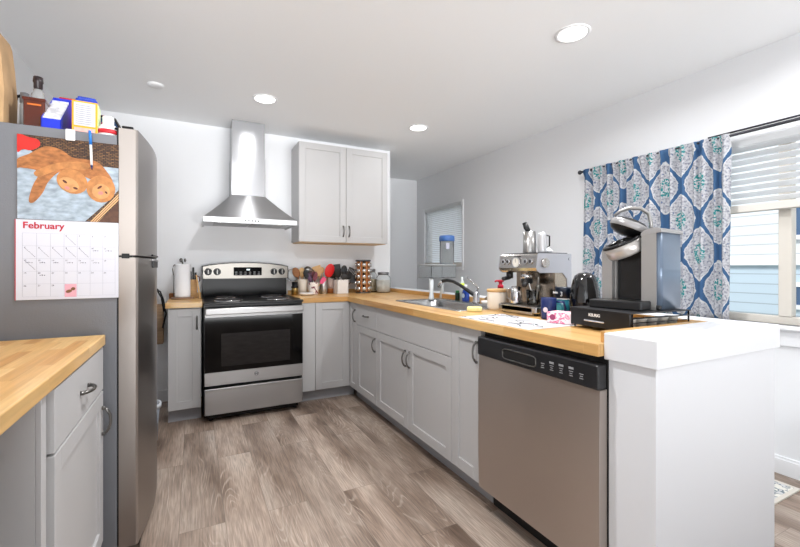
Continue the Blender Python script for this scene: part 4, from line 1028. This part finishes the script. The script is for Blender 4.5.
m = MB(); m.lathe([(0, .7345), (.04, .7345), (.045, .737), (.045, .7335)], ((SX0+SX1)/2-.03, 2.45, 0)); obj('drain', m, chrome, r, True)
# faucet
FXC, FYC = 1.83, 2.38
r = thing('faucet', 'kitchen faucet with black pull out hose and chrome lever behind the sink', 'faucet', (FXC, FYC, .9195))
m = MB(); m.lathe([(0, 0), (.03, 0), (.03, .012), (.024, .02), (.023, .07), (.019, .085), (0, .09)]); obj('base', m, chrome, r)
m = MB(); m.tube([(0, .005, .05), (-.02, .08, .09), (-.03, .16, .125), (-.035, .24, .15), (-.045, .31, .158), (-.06, .36, .15)], [.016, .013, .012, .012, .013, .014], 12); obj('spout', m, blackm, r)
m = MB(); m.tube([(-.06, .36, .15), (-.068, .385, .135), (-.07, .39, .10)], [.015, .017, .018], 12); obj('spray_head', m, chrome, r)
m = MB(); m.tube([(0, 0, .08), (.01, -.01, .11), (0, .04, .15), (-.01, .1, .185)], [.014, .011, .008, .006], 10); obj('lever', m, chrome, r)
m = MB(); m.box(-.03, .03, -.045, .045, 0, .03, .01, 3)
m = MB(); m.box(-.03, .028, -.045, .045, 0, .028, .008, 3)
one('sponge', m, mat('yellow_sponge', (232, 224, 160), .95, noise=(60, .15), bump=(80, .6)), 'pale yellow sponge on the sink rim in front of the faucet', 'sponge', (1.505, 1.975, .9148), .9)

# clear filter tray on legs with blue lidded container
r = thing('dish_rack', 'clear raised plastic tray on two legs over the far end of the sink', 'rack', (1.825, 2.92, KZ), 0)
m = MB(); x0, x1, y0, y1, z0, z1 = -.11, .13, -.10, .11, .178, .285; t = .003
m.box(x0, x1, y0, y1, z0, z0+t); m.box(x0, x1, y0, y0+t, z0, z1); m.box(x0, x1, y1-t, y1, z0, z1); m.box(x0, x0+t, y0, y1, z0, z1); m.box(x1-t, x1, y0, y1, z0, z1)
obj('tray', m, clearp, r)
m = MB(); m.tube([(x0, y0, z1), (x1, y0, z1), (x1, y1, z1), (x0, y1, z1)], .004, 6, True); obj('tray_rim', m, mat('grey_clear_rim', (176, 180, 184), .3), r)
m = MB(); m.box(x0, x1, y0, y1, z1+.0042, z1+.0072); obj('top_deck', m, clearp, r)
for (x, y) in ((-.09, -.07), (.11, .08)):
    m = MB(); m.lathe([(0, 0), (.024, 0), (.022, .02), (.015, .06), (.018, .178), (0, .178)], (x, y, 0)); obj('leg', m, mat('pearl_plastic', (218, 222, 224), .25), r)
r = thing('lidded_container', 'tall clear container with a blue lid standing in the raised tray', 'container', (1.905, 2.88, KZ+.293))
m = MB(); m.lathe([(0, 0), (.056, 0), (.06, .01), (.06, .19), (.058, .19), (.058, .006), (0, .006)], seg=32); obj('container_body', m, clearp, r)
m = MB(); m.lathe([(0, .1905), (.062, .1905), (.066, .197), (.064, .232), (.057, .24), (0, .242)], seg=32); obj('lid', m, mat('denim_blue_plastic', (58, 98, 158), .4), r)
m = MB(); m.box(-.05, -.015, -.0625, -.0605, .125, .175); obj('sticker', m, mat('grey_sticker', (170, 172, 186), .6), r)
# soap bottles by the half wall
r = thing('dish_soap', 'bright blue dish soap bottle on the counter behind the sink', 'bottle', (1.895, 2.60, KZ))
m = MB(); m.lathe([(0, 0), (.036, 0), (.038, .01), (.038, .06), (.03, .085), (.016, .098), (.014, .105), (0, .105)], sx=.6); obj('bottle_body', m, mat('blue_soap', (22, 62, 150), .15, coat=.5), r)
m = MB(); m.lathe([(0, .105), (.013, .105), (.012, .13), (0, .131)]); obj('cap', m, white_pl, r)
m = MB(); m.prism(elli(0, .045, .02, .018), 'x', -.0245, -.0238); obj('label', m, mat('pale_label', (206, 222, 238), .5), r)
r = thing('spice_bottle', 'small dark green bottle left of the blue dish soap', 'bottle', (1.895, 2.71, KZ))
m = MB(); m.lathe([(0, 0), (.019, 0), (.02, .055), (.016, .06), (0, .06)]); obj('bottle_body', m, mat('dark_green', (22, 46, 34), .3), r)
m = MB(); m.lathe([(0, .06), (.015, .06), (.015, .078), (0, .079)]); obj('cap', m, mat('green_cap', (64, 148, 84), .4), r)
r = thing('squeeze_bottle', 'slim clear bottle with lime green label right of the raised tray', 'bottle', (1.90, 2.655, KZ))
m = MB(); m.lathe([(0, 0), (.018, 0), (.019, .14), (.008, .165), (.008, .19), (0, .19)]); obj('bottle_body', m, mat('milky_plastic', (206, 214, 212), .3), r)
m = MB(); m.lathe([(.0195, .11), (.0198, .11), (.0198, .14), (.0195, .14)]); obj('label', m, mat('lime_label', (206, 222, 60), .5), r)

# white bowls, canister, box, red pump beside the espresso machine
r = thing('storage_canister', 'cream ceramic canister with wooden lid left of the espresso machine', 'canister', (1.705, 2.01, KZ))
m = MB(); m.lathe([(0, 0), (.052, 0), (.057, .008), (.06, .02), (.06, .108), (.056, .112), (0, .112)], seg=36); obj('canister_body', m, cream, r)
m = MB(); m.lathe([(0, .1122), (.061, .1122), (.063, .116), (.062, .126), (.058, .129), (0, .129)], seg=36); obj('lid', m, palewood, r)
r = thing('wooden_crate', 'low weathered wooden tray box behind the cream canister', 'box', (1.866, 2.11, KZ))
m = MB(); t = .008; x0, x1, y0, y1 = -.05, .05, -.2, .16
m.box(x0, x1, y0, y1, 0, t); m.prism([(y0, 0), (y1, 0), (y1, .05), (y1-.14, .125), (y0, .125)], 'x', x0, x0+t); m.prism([(y0, 0), (y1, 0), (y1, .05), (y1-.14, .125), (y0, .125)], 'x', x1-t, x1); m.box(x0, x1, y0, y0+t, 0, .125); m.box(x0, x1, y1-t, y1, 0, .05)
obj('box_walls', m, greywood, r)
r = thing('soap_pump', 'red topped soap pump standing in the wooden tray behind the canister', 'soap pump', (1.865, 2.16, KZ+.0085))
m = MB(); m.lathe([(0, 0), (.026, 0), (.027, .1), (.02, .115), (0, .115)]); obj('bottle_body', m, mat('dark_red_soap', (120, 22, 36), .25), r)
m = MB(); m.lathe([(0, .115), (.02, .115), (.02, .135), (.012, .14), (.012, .155), (.022, .158), (.022, .17), (0, .172)]); m.tube([(0, 0, .163), (-.03, .01, .165), (-.038, .012, .158)], .006); obj('pump_head', m, mat('crimson_pump', (186, 20, 52), .35), r)
m = MB(); m.lathe([(0, 0), (.03, 0), (.05, .02), (.055, .034), (.052, .034), (.046, .02), (.028, .004), (0, .004)], seg=30)
pb = one('small_bowl', m, whitec, 'white bowl beside the canister at the right end of the sink, lower one', 'bowl', (1.77, 2.12+.035, .9215))
pb.location = (1.755, 2.145, .9215)

# ------------------------------------------------------------------ espresso machine
ES = steel
r = thing('espresso_machine', 'stainless espresso machine with gauge and dials on the peninsula', 'espresso machine', (1.635, 1.61, KZ))
# local: front faces -X; x 0..0.25 depth, y 0..0.31 width (towards +Y)
Wd, Dp, Hh = .305, .25, .345
espm = mat('espresso_steel', (186, 182, 178), .25, 1, bump=(4, .06, (1, 1, 1), .01))
espside = mat('espresso_side_silver', (190, 190, 196), .32, .75)
m = MB(); m.box(0, .24, 0, Wd, .012, .05, .008, 3); m.box(0.0, .02, .03, Wd-.03, .004, .05, .004); obj('drip_tray', m, espm, r)
for (x, y) in ((.03, .03), (.03, Wd-.03), (.22, .03), (.22, Wd-.03)): m = MB(); m.cyl((x, y, 0), (x, y, .012), .012); obj('foot', m, blackm, r)
m = MB(); m.box(.01, .14, .012, Wd-.012, .0502, .053)
for k in range(9): m.box(.014, .136, .025+.03*k, .04+.03*k, .053, .0545)
obj('tray_grille', m, mat('grille_steel', (120, 118, 116), .3, 1), r)
m = MB(); m.box(.14, .26, .004, Wd-.004, .05, .24, .004); obj('back_body', m, mat('warm_reflecting_steel', (172, 160, 146), .22, 1), r)
m = MB(); m.prism([(0.0, .262), (0.012, .335), (.02, .342), (.265, .342), (.27, .336), (.27, .05), (.245, .05), (.235, .2), (.2, .235), (.03, .235), (.01, .245)], 'y', 0, .004); obj('side_panel', m, espside, r)
m = MB(); m.prism([(0.0, .262), (0.012, .335), (.02, .342), (.265, .342), (.27, .336), (.27, .05), (.245, .05), (.235, .2), (.2, .235), (.03, .235), (.01, .245)], 'y', Wd-.004, Wd); obj('side_panel', m, espside, r)
m = MB(); m.prism([(0.002, .262), (0.014, .333), (.022, .34), (.268, .34), (.268, .06), (.258, .06), (.258, .236), (.03, .236), (.012, .246)], 'y', .004, Wd-.004); hd = obj('head', m, espm, r)
# gauge and buttons on slanted front (x≈.006 at z .30)
def disc(m, y, z, rr, th, x=None):
    x = .0065 if x is None else x
    m.cyl((x, y, z), (x-th, y, z), rr, seg=24)
m = MB(); disc(m, .155, .293, .031, .008); g = obj('pressure_gauge', m, chrome, r)
m = MB(); m.cyl((-.0015, .155, .293), (-.0022, .155, .293), .025, seg=24); gf = obj('gauge_face', m, mat('gauge_cream', (226, 222, 212), .4), g)
m = MB(); m.box(-.0032, -.0023, .1545, .157, .293, .314); obj('needle', m, black, gf)
for y in (.045, .083, .225, .262): m = MB(); disc(m, y, .298, .015, .007); b_ = obj('button', m, chrome, r); m = MB(); m.cyl((-.0006, y, .298), (-.0012, y, .298), .009, seg=18); obj('button_cap', m, mat('dark_button', (80, 78, 78), .3, .6), b_)
m = MB()
for k in range(5): m.box(.0085, .0115, .131+.01*k, .137+.01*k, .324, .329)
obj('maker_lettering', m, blackm, r)
m = MB(); m.cyl((.06, 0, .29), (.06, -.014, .29), .026, seg=28); m.box(.054, .066, -.02, -.013, .268, .312); obj('steam_dial', m, espm, r)
m = MB(); m.tube([(.05, .03, .236), (.045, .028, .19), (.03, .02, .13), (.02, .018, .09)], .005); m.tube([(.044, .026, .175), (.033, .02, .14)], .009); obj('steam_wand', m, nickel, r)
m = MB(); m.lathe([(0, .235), (.034, .235), (.034, .205), (.03, .2), (0, .2)], (.07, .14, 0)); obj('group_head', m, chrome, r)
m = MB(); m.lathe([(0, .2), (.033, .2), (.033, .176), (.02, .168), (0, .166)], (.07, .14, 0)); m.tube([(.04, .12, .186), (-.01, .07, .18), (-.05, .035, .17)], [.009, .012, .014], 10); obj('portafilter', m, blackm, r)
m = MB(); m.cyl((.05, .26, .236), (.05, .26, .2), .02); m.tube([(.05, .26, .205), (.02, .262, .2), (.0, .264, .196)], .012, 8); obj('grinder_cradle', m, blackm, r)
m = MB(); m.box(.03, .255, .015, Wd-.015, .3425, .347, .001, 1); obj('cup_tray', m, mat('tray_dark_steel', (110, 110, 112), .3, .9), r)
m = MB(); m.tube([(.25+.006*math.cos(a*PI/8), -.0006, .312+.006*math.sin(a*PI/8)) for a in range(3, 14)], .0014, 5); obj('corner_mark', m, blackm, r)
# things on the machine
EX, EY = 1.635, 1.61; ET = KZ+.3475
r = thing('metal_canister', 'fluted stainless cup standing on top of the espresso machine', 'cup', (EX+.08, EY+.13, ET))
m = MB(); m.lathe([(0, 0), (.036, 0), (.037, .006), (.034, .122), (.032, .122), (.034, .006), (0, .006)], seg=28); obj('cup_body', m, mat('fluted_steel', (176, 174, 172), .28, 1, noise=(3, .4, (40, 40, .5))), r)
r = thing('coffee_tamper', 'black handled tool standing in the cup on the espresso machine', 'tamper', (EX+.08, EY+.13, ET+.007))
m = MB(); m.cyl((0, 0, 0), (.002, .008, .115), .005); obj('stem', m, nickel, r)
m = MB(); m.tube([(.002, .008, .115), (-.004, .02, .14), (-.008, .03, .168)], [.012, .016, .014], 10); obj('grip', m, blackm, r)
r = thing('milk_jug', 'steel and white jug beside the fluted cup on the espresso machine', 'jug', (EX+.12, EY+.072, ET))
m = MB(); m.lathe([(0, 0), (.022, 0), (.024, .01), (.022, .10), (.020, .115), (.018, .115), (.020, .01), (0, .006)]); obj('jug_body', m, mat('satin_white_metal', (214, 214, 216), .3, .5), r)
m = MB(); m.tube([(.024, -.005, .1), (.045, -.01, .095), (.045, -.01, .04), (.026, -.005, .03)], .004); obj('handle', m, blackm, r)
m = MB(); m.ell((0, 0, .012), (.034, .026, .012)); m.ell((.012, .006, .02), (.018, .016, .012))
one('folded_cloth', m, mat('white_cloth', (238, 238, 240), .9, bump=(30, .8)), 'small crumpled white cloth at the back of the espresso machine top', 'cloth', (EX+.19, EY+.1, ET))
r = thing('frothing_pitcher', 'stainless frothing pitcher on the espresso machine drip tray', 'pitcher', (EX+.045, EY+.20, KZ+.055))
m = MB(); m.lathe([(0, 0), (.036, 0), (.038, .008), (.033, .06), (.03, .098), (.028, .098), (.031, .06), (.035, .01), (0, .006)], seg=28); obj('pitcher_body', m, chrome, r)
m = MB(); m.tube([(-.01, .03, .088), (-.02, .055, .08), (-.02, .055, .03), (-.01, .034, .02)], .004); obj('handle', m, chrome, r)
r = thing('shot_glass', 'clear glass tumbler on the drip tray right of the frothing pitcher', 'glass', (EX+.05, EY+.075, KZ+.055))
m = MB(); m.lathe([(0, 0), (.03, 0), (.036, .085), (.034, .085), (.0285, .006), (0, .006)], seg=28); obj('glass_body', m, glassm, r)
r = thing('teaspoon', 'small spoon leaning inside the clear tumbler on the drip tray', 'spoon', (EX+.05, EY+.075, KZ+.062))
m = MB(); m.tube([(.005, -.005, .01), (-.012, .015, .115)], .0025, 6); obj('handle', m, white_pl, r); m = MB(); m.ell((.006, -.006, .006), (.009, .006, .004)); obj('spoon_bowl', m, white_pl, r)

# mugs, tumbler, box
r = thing('coffee_mug', 'navy blue mug with a small emblem in front of the espresso machine', 'mug', (1.625, 1.515, KZ))
m = MB(); m.lathe([(0, 0), (.034, 0), (.038, .006), (.039, .108), (.0365, .11), (.035, .108), (.034, .008), (0, .008)], seg=32); obj('mug_body', m, navy, r)
m = MB(); m.tube([(.025, -.03, .09), (.05, -.052, .088), (.056, -.058, .055), (.046, -.048, .025), (.022, -.03, .022)], .006); obj('handle', m, navy, r)
m = MB(Matrix.Rotation(.35, 4, 'Z')); m.prism(elli(.0, .05, .012, .013), 'x', -.0402, -.0386); obj('emblem', m, mat('emblem_white', (222, 206, 210), .5), r)
r = thing('travel_tumbler', 'teal and navy tumbler with white lettering right of the navy mug', 'tumbler', (1.79, 1.56, KZ))
m = MB(); m.lathe([(0, 0), (.036, 0), (.039, .006), (.044, .095), (0, .095)], seg=32); obj('lower_body', m, tealm, r)
m = MB(); m.lathe([(0, .0952), (.0442, .0952), (.046, .15), (.044, .158), (0, .158)], seg=32); obj('upper_band', m, mat('deep_navy', (18, 30, 48), .3), r)
m = MB(); m.lathe([(.0442, .094), (.0452, .095), (.0448, .098), (.044, .098)], seg=32); obj('white_ring', m, white_pl, r)
text('cup_numeral', '3', .034, face_negX((-.0466, -.022, .122)), white_pl, r)
m = MB()
for k in range(4): m.box(-.0475, -.0455, .004+.008*k, .0095+.008*k, .124, .133+.002*(k % 2))
obj('cup_lettering', m, white_pl, r)
m = MB(Matrix.Identity(4)); m.prism(elli(0, .045, .018, .02), 'x', -.0425, -.0405); obj('emblem', m, mat('teal_light', (70, 150, 160), .5), r)
r = thing('tissue_packet', 'small pink floral box on the counter beside the pod drawer', 'box', (1.565, 1.37, KZ+.0016), .25)
m = MB(); m.box(-.045, .045, -.06, .06, 0, .052, .003); obj('carton', m, pinkp, r)
m = MB(); m.prism(elli(.03, .028, .014, .014), 'x', -.0458, -.0452); obj('emblem', m, mat('plum_print', (150, 60, 100), .5), r)
m = MB(); m.lathe([(0, 0), (.05, 0), (.06, .012), (.074, .03), (.078, .07), (.074, .13), (.06, .195), (.05, .222), (.03, .236), (0, .24)], seg=14, smooth=True)
one('black_appliance', m, mat('gloss_black_plastic', (14, 14, 16), .08, coat=.6), 'glossy black rounded appliance between the tumbler and the pod coffee maker', 'appliance', (1.79, 1.43, KZ), .2)
bo = bpy.data.objects['black_appliance']
# printed mat
r = thing('paper_mat', 'white paper mat with black line drawings on the counter', 'mat', (1.35, 1.5, KZ))
m = MB(); m.box(1.262, 1.56, 1.285, 1.80, KZ, KZ+.0012)
obj('sheet', m, mat('mat_paper', (196, 196, 199), .8), r, True)
m = MB(); rn = random.Random(11)
for k in range(16):
    x0, y0 = rn.uniform(1.29, 1.52), rn.uniform(1.33, 1.76); pts = [(x0, y0, KZ+.0018)]; a = rn.uniform(0, 6.28)
    for j in range(9):
        a += rn.uniform(-.9, .9); x0 += .014*math.cos(a); y0 += .018*math.sin(a); x0 = min(1.55, max(1.27, x0)); y0 = min(1.79, max(1.295, y0)); pts.append((x0, y0, KZ+.0018))
    m.tube(pts, .0024, 4, flat=.3)
obj('line_drawing', m, mat('black_ink', (28, 28, 32), .8), r, True)
m = MB()
for k in range(14): x0, y0 = rn.uniform(1.29, 1.53), rn.uniform(1.32, 1.77); m.box(x0, x0+.012, y0, y0+.012, KZ+.0013, KZ+.0017)
obj('colour_marks', m, mat('pale_rose_ink', (222, 170, 170), .8), r, True)

# ------------------------------------------------------------------ pod drawer
tt = math.radians(-4.4)
r = thing('pod_drawer', 'black coffee pod storage drawer under the pod coffee maker', 'drawer unit', (1.518, 1.288, KZ), -PI/2+tt)
# local: x 0..0.30 along the front (towards the camera), front faces -Y(local), depth +Y
Wp, Dpp = .295, .36
m = MB(); m.box(0, Wp, 0, .012, .012, .084, .003); fp = obj('drawer_front', m, mat('black_powder_coat', (22, 22, 24), .35), r)
text('brand_lettering', 'KEURIG', .017, Matrix.Translation((Wp*.44, -.0006, .062)) @ Matrix.Rotation(PI/2, 4, 'X'), white_pl, fp, off=.0005)
m = MB(); m.box(Wp*.27, Wp*.62, -.006, 0, .034, .042, .002, 2); obj('drawer_pull', m, chrome, fp)
m = MB(); m.box(-.003, Wp+.003, -.002, Dpp, .084, .088, .001, 1); obj('top_shelf', m, mat('black_satin_top', (30, 30, 33), .4), r)
m = MB()
for (x, y) in ((.006, .02), (Wp-.004, .02), (.006, Dpp-.006), (Wp-.004, Dpp-.006)): m.tube([(x, y, 0), (x, y, .084)], .0035, 6)
for x in (.004, Wp-.002):
    m.tube([(x, .015, .066), (x, Dpp-.006, .066)], .0025, 6); m.tube([(x, .015, .02), (x, Dpp-.006, .02)], .0028, 6); m.tube([(x, .015, .048), (x, Dpp-.02, .048)], .002, 6)
m.tube([(.004, Dpp-.006, .004), (Wp-.002, Dpp-.006, .004)], .003, 6)
obj('wire_frame', m, black, r)
m = MB(); m.box(.008, Wp-.008, .012, Dpp-.02, .014, .018); obj('drawer_bottom', m, blackm, r)
podm = mat('white_pod', (232, 230, 224), .4); podr = None
Mr = Matrix.LocRotScale(Vector((1.518, 1.288, KZ)), r.rotation_euler, None)
k = 0
names = ['nearest the drawer front', 'second from the drawer front', 'in the middle of the drawer side', 'fourth from the drawer front', 'at the far end of the drawer side']
for y in (.05, .112, .174, .236, .298):
    if podr is None:
        m = MB(); m.lathe([(0, 0), (.018, 0), (.0225, .038), (.0255, .04), (.0255, .042), (0, .0425)], seg=20)
        podr = one('coffee_pod', m, podm, '', 'coffee pod', (0, 0, 0), 0, 'coffee pods along the open side of the pod drawer')
        o = podr
    else:
        o = podr.copy(); COL.objects.link(o)
    o.location = Mr @ Vector((Wp-.038, y, .0185)); o['label'] = 'white coffee pod '+names[k]; k += 1

# ------------------------------------------------------------------ pod coffee maker
t9 = math.radians(9)
KX, KY = 1.663, 1.237
r = thing('coffee_maker', 'silver and black single serve pod coffee maker with its lid open', 'coffee maker', (KX, KY, 1.003), -PI/2+t9)
# local x 0..0.24 left->right seen from front, front -Y, depth +Y
silver = mat('warm_silver_plastic', (158, 156, 154), .36, .45); slate = mat('slate_blue_plastic', (104, 118, 136), .3, .35)
m = MB(); m.box(.0, .24, .0, .2, 0, .02, .006, 3); m.box(-.012, .205, -.09, .03, 0, .036, .005, 3); obj('drip_base', m, blackm, r)
m = MB(); m.box(.03, .172, -.075, .0, .0342, .037, .002); obj('drip_grate', m, nickel, r)
m = MB(); m.prism([(.0, .012), (.045, .012), (.045, .27), (.012, .27), (.0, .25)], 'y', .0, .03); m.box(.0, .05, .03, .2, .012, .27, .006); obj('left_column', m, silver, r)
m = MB(); m.box(.045, .17, .045, .06, .02, .26); m.box(.045, .17, .06, .2, .02, .26); obj('brew_bay', m, mat('bay_black', (20, 20, 22), .25, noise=(14, .2), bump=(12, .2)), r)
def rbox(m, x0, x1, y0, y1, z0, z1, rad, n=6):
    pts = []
    for (cx_, cy_, a0) in ((x1-rad, y1-rad, 0), (x0+rad, y1-rad, PI/2), (x0+rad, y0+rad, PI), (x1-rad, y0+rad, 3*PI/2)):
        for k in range(n+1): a = a0+PI/2*k/n; pts.append((cx_+rad*math.cos(a), cy_+rad*math.sin(a)))
    m.prism(pts, 'z', z0, z1, True)
m = MB(); m.prism([(.168, .0), (.225, .0), (.225, .332), (.168, .318)], 'y', .0, .05); obj('right_column', m, silver, r)
m = MB(); rbox(m, .17, .243, .006, .215, .0, .325, .02); obj('water_reservoir', m, slate, r)
m = MB(); m.prism([(.165, .312), (.246, .322), (.243, .335), (.225, .342), (.19, .338), (.168, .322)], 'y', -.002, .218); obj('reservoir_lid', m, mat('silver_lid_plastic', (160, 158, 158), .3, .4), r)
m = MB(); m.box(.01, .165, .06, .2, .262, .30, .012, 3); obj('head_back', m, blackm, r)
# brew chamber: tilted short oval cylinder jutting forward
X = Matrix.Translation((.086, .02, .262)) @ Matrix.Rotation(math.radians(20), 4, 'X') @ Matrix.Rotation(math.radians(-16), 4, 'Y')
m = MB(X); m.lathe([(0, -.035), (.062, -.033), (.07, -.024), (.074, .0), (.074, .018), (.07, .022)], seg=36, sx=1.05, sy=1.0); obj('brew_head', m, mat('silver_face', (184, 180, 176), .3, .5), r)
m = MB(X); m.lathe([(.071, .021), (.076, .023), (.076, .03), (.062, .034), (.055, .025), (.05, .0), (0, .0)], seg=36, sx=1.05); obj('pod_holder', m, black, r)
# open lid, tilted up
X = Matrix.Translation((.09, .055, .352)) @ Matrix.Rotation(math.radians(-14), 4, 'X') @ Matrix.Rotation(math.radians(20), 4, 'Y')
m = MB(X); m.lathe([(0, -.034), (.04, -.034), (.066, -.02), (.074, -.006)], seg=36, sx=1.05); obj('lid_underside', m, black, r)
m = MB(X); m.lathe([(.074, -.006), (.078, .0), (.077, .016), (.07, .024)], seg=36, sx=1.05); obj('lid_band', m, MATS['silver_lid_plastic'], r)
m = MB(X); m.lathe([(.07, .024), (.056, .034), (.03, .04), (0, .042)], seg=36, sx=1.05); obj('lid_top', m, blackm, r)
m = MB(); m.cyl((.1, .045, .31), (.1, .045, .335), .012, .006); obj('piercing_needle', m, nickel, r)
m = MB(); m.tube([(.04, .03, .41), (.06, .04, .43), (.1, .05, .44), (.14, .06, .435), (.165, .075, .41), (.172, .085, .37), (.17, .09, .33)], [.009, .011, .012, .012, .011, .01, .01], 12, flat=.7); obj('lift_handle', m, silver, r)

# ------------------------------------------------------------------ rug
rugm = pattern_mat('rug_pattern', (206, 206, 206), (120, 132, 140), (224, 222, 214), 22, .95, .5, .56)
r = thing('area_rug', 'pale grey patterned rug on the floor beyond the white end wall', 'rug', (2.5, 2, 0))
m = MB(); m.box(2.14, 2.84, .975, 3.2, .0005, .008); obj('field', m, rugm, r, True)
m = MB(); m.box(2.12, 2.8599, .955, .975, .0005, .0085); m.box(2.84, 2.86, .975, 3.22, .0005, .0085); m.box(2.12, 2.14, .975, 3.22, .0005, .0085); m.box(2.14, 2.84, 3.2, 3.22, .0005, .0085); obj('binding', m, mat('cream_binding', (214, 208, 198), .9), r, True)
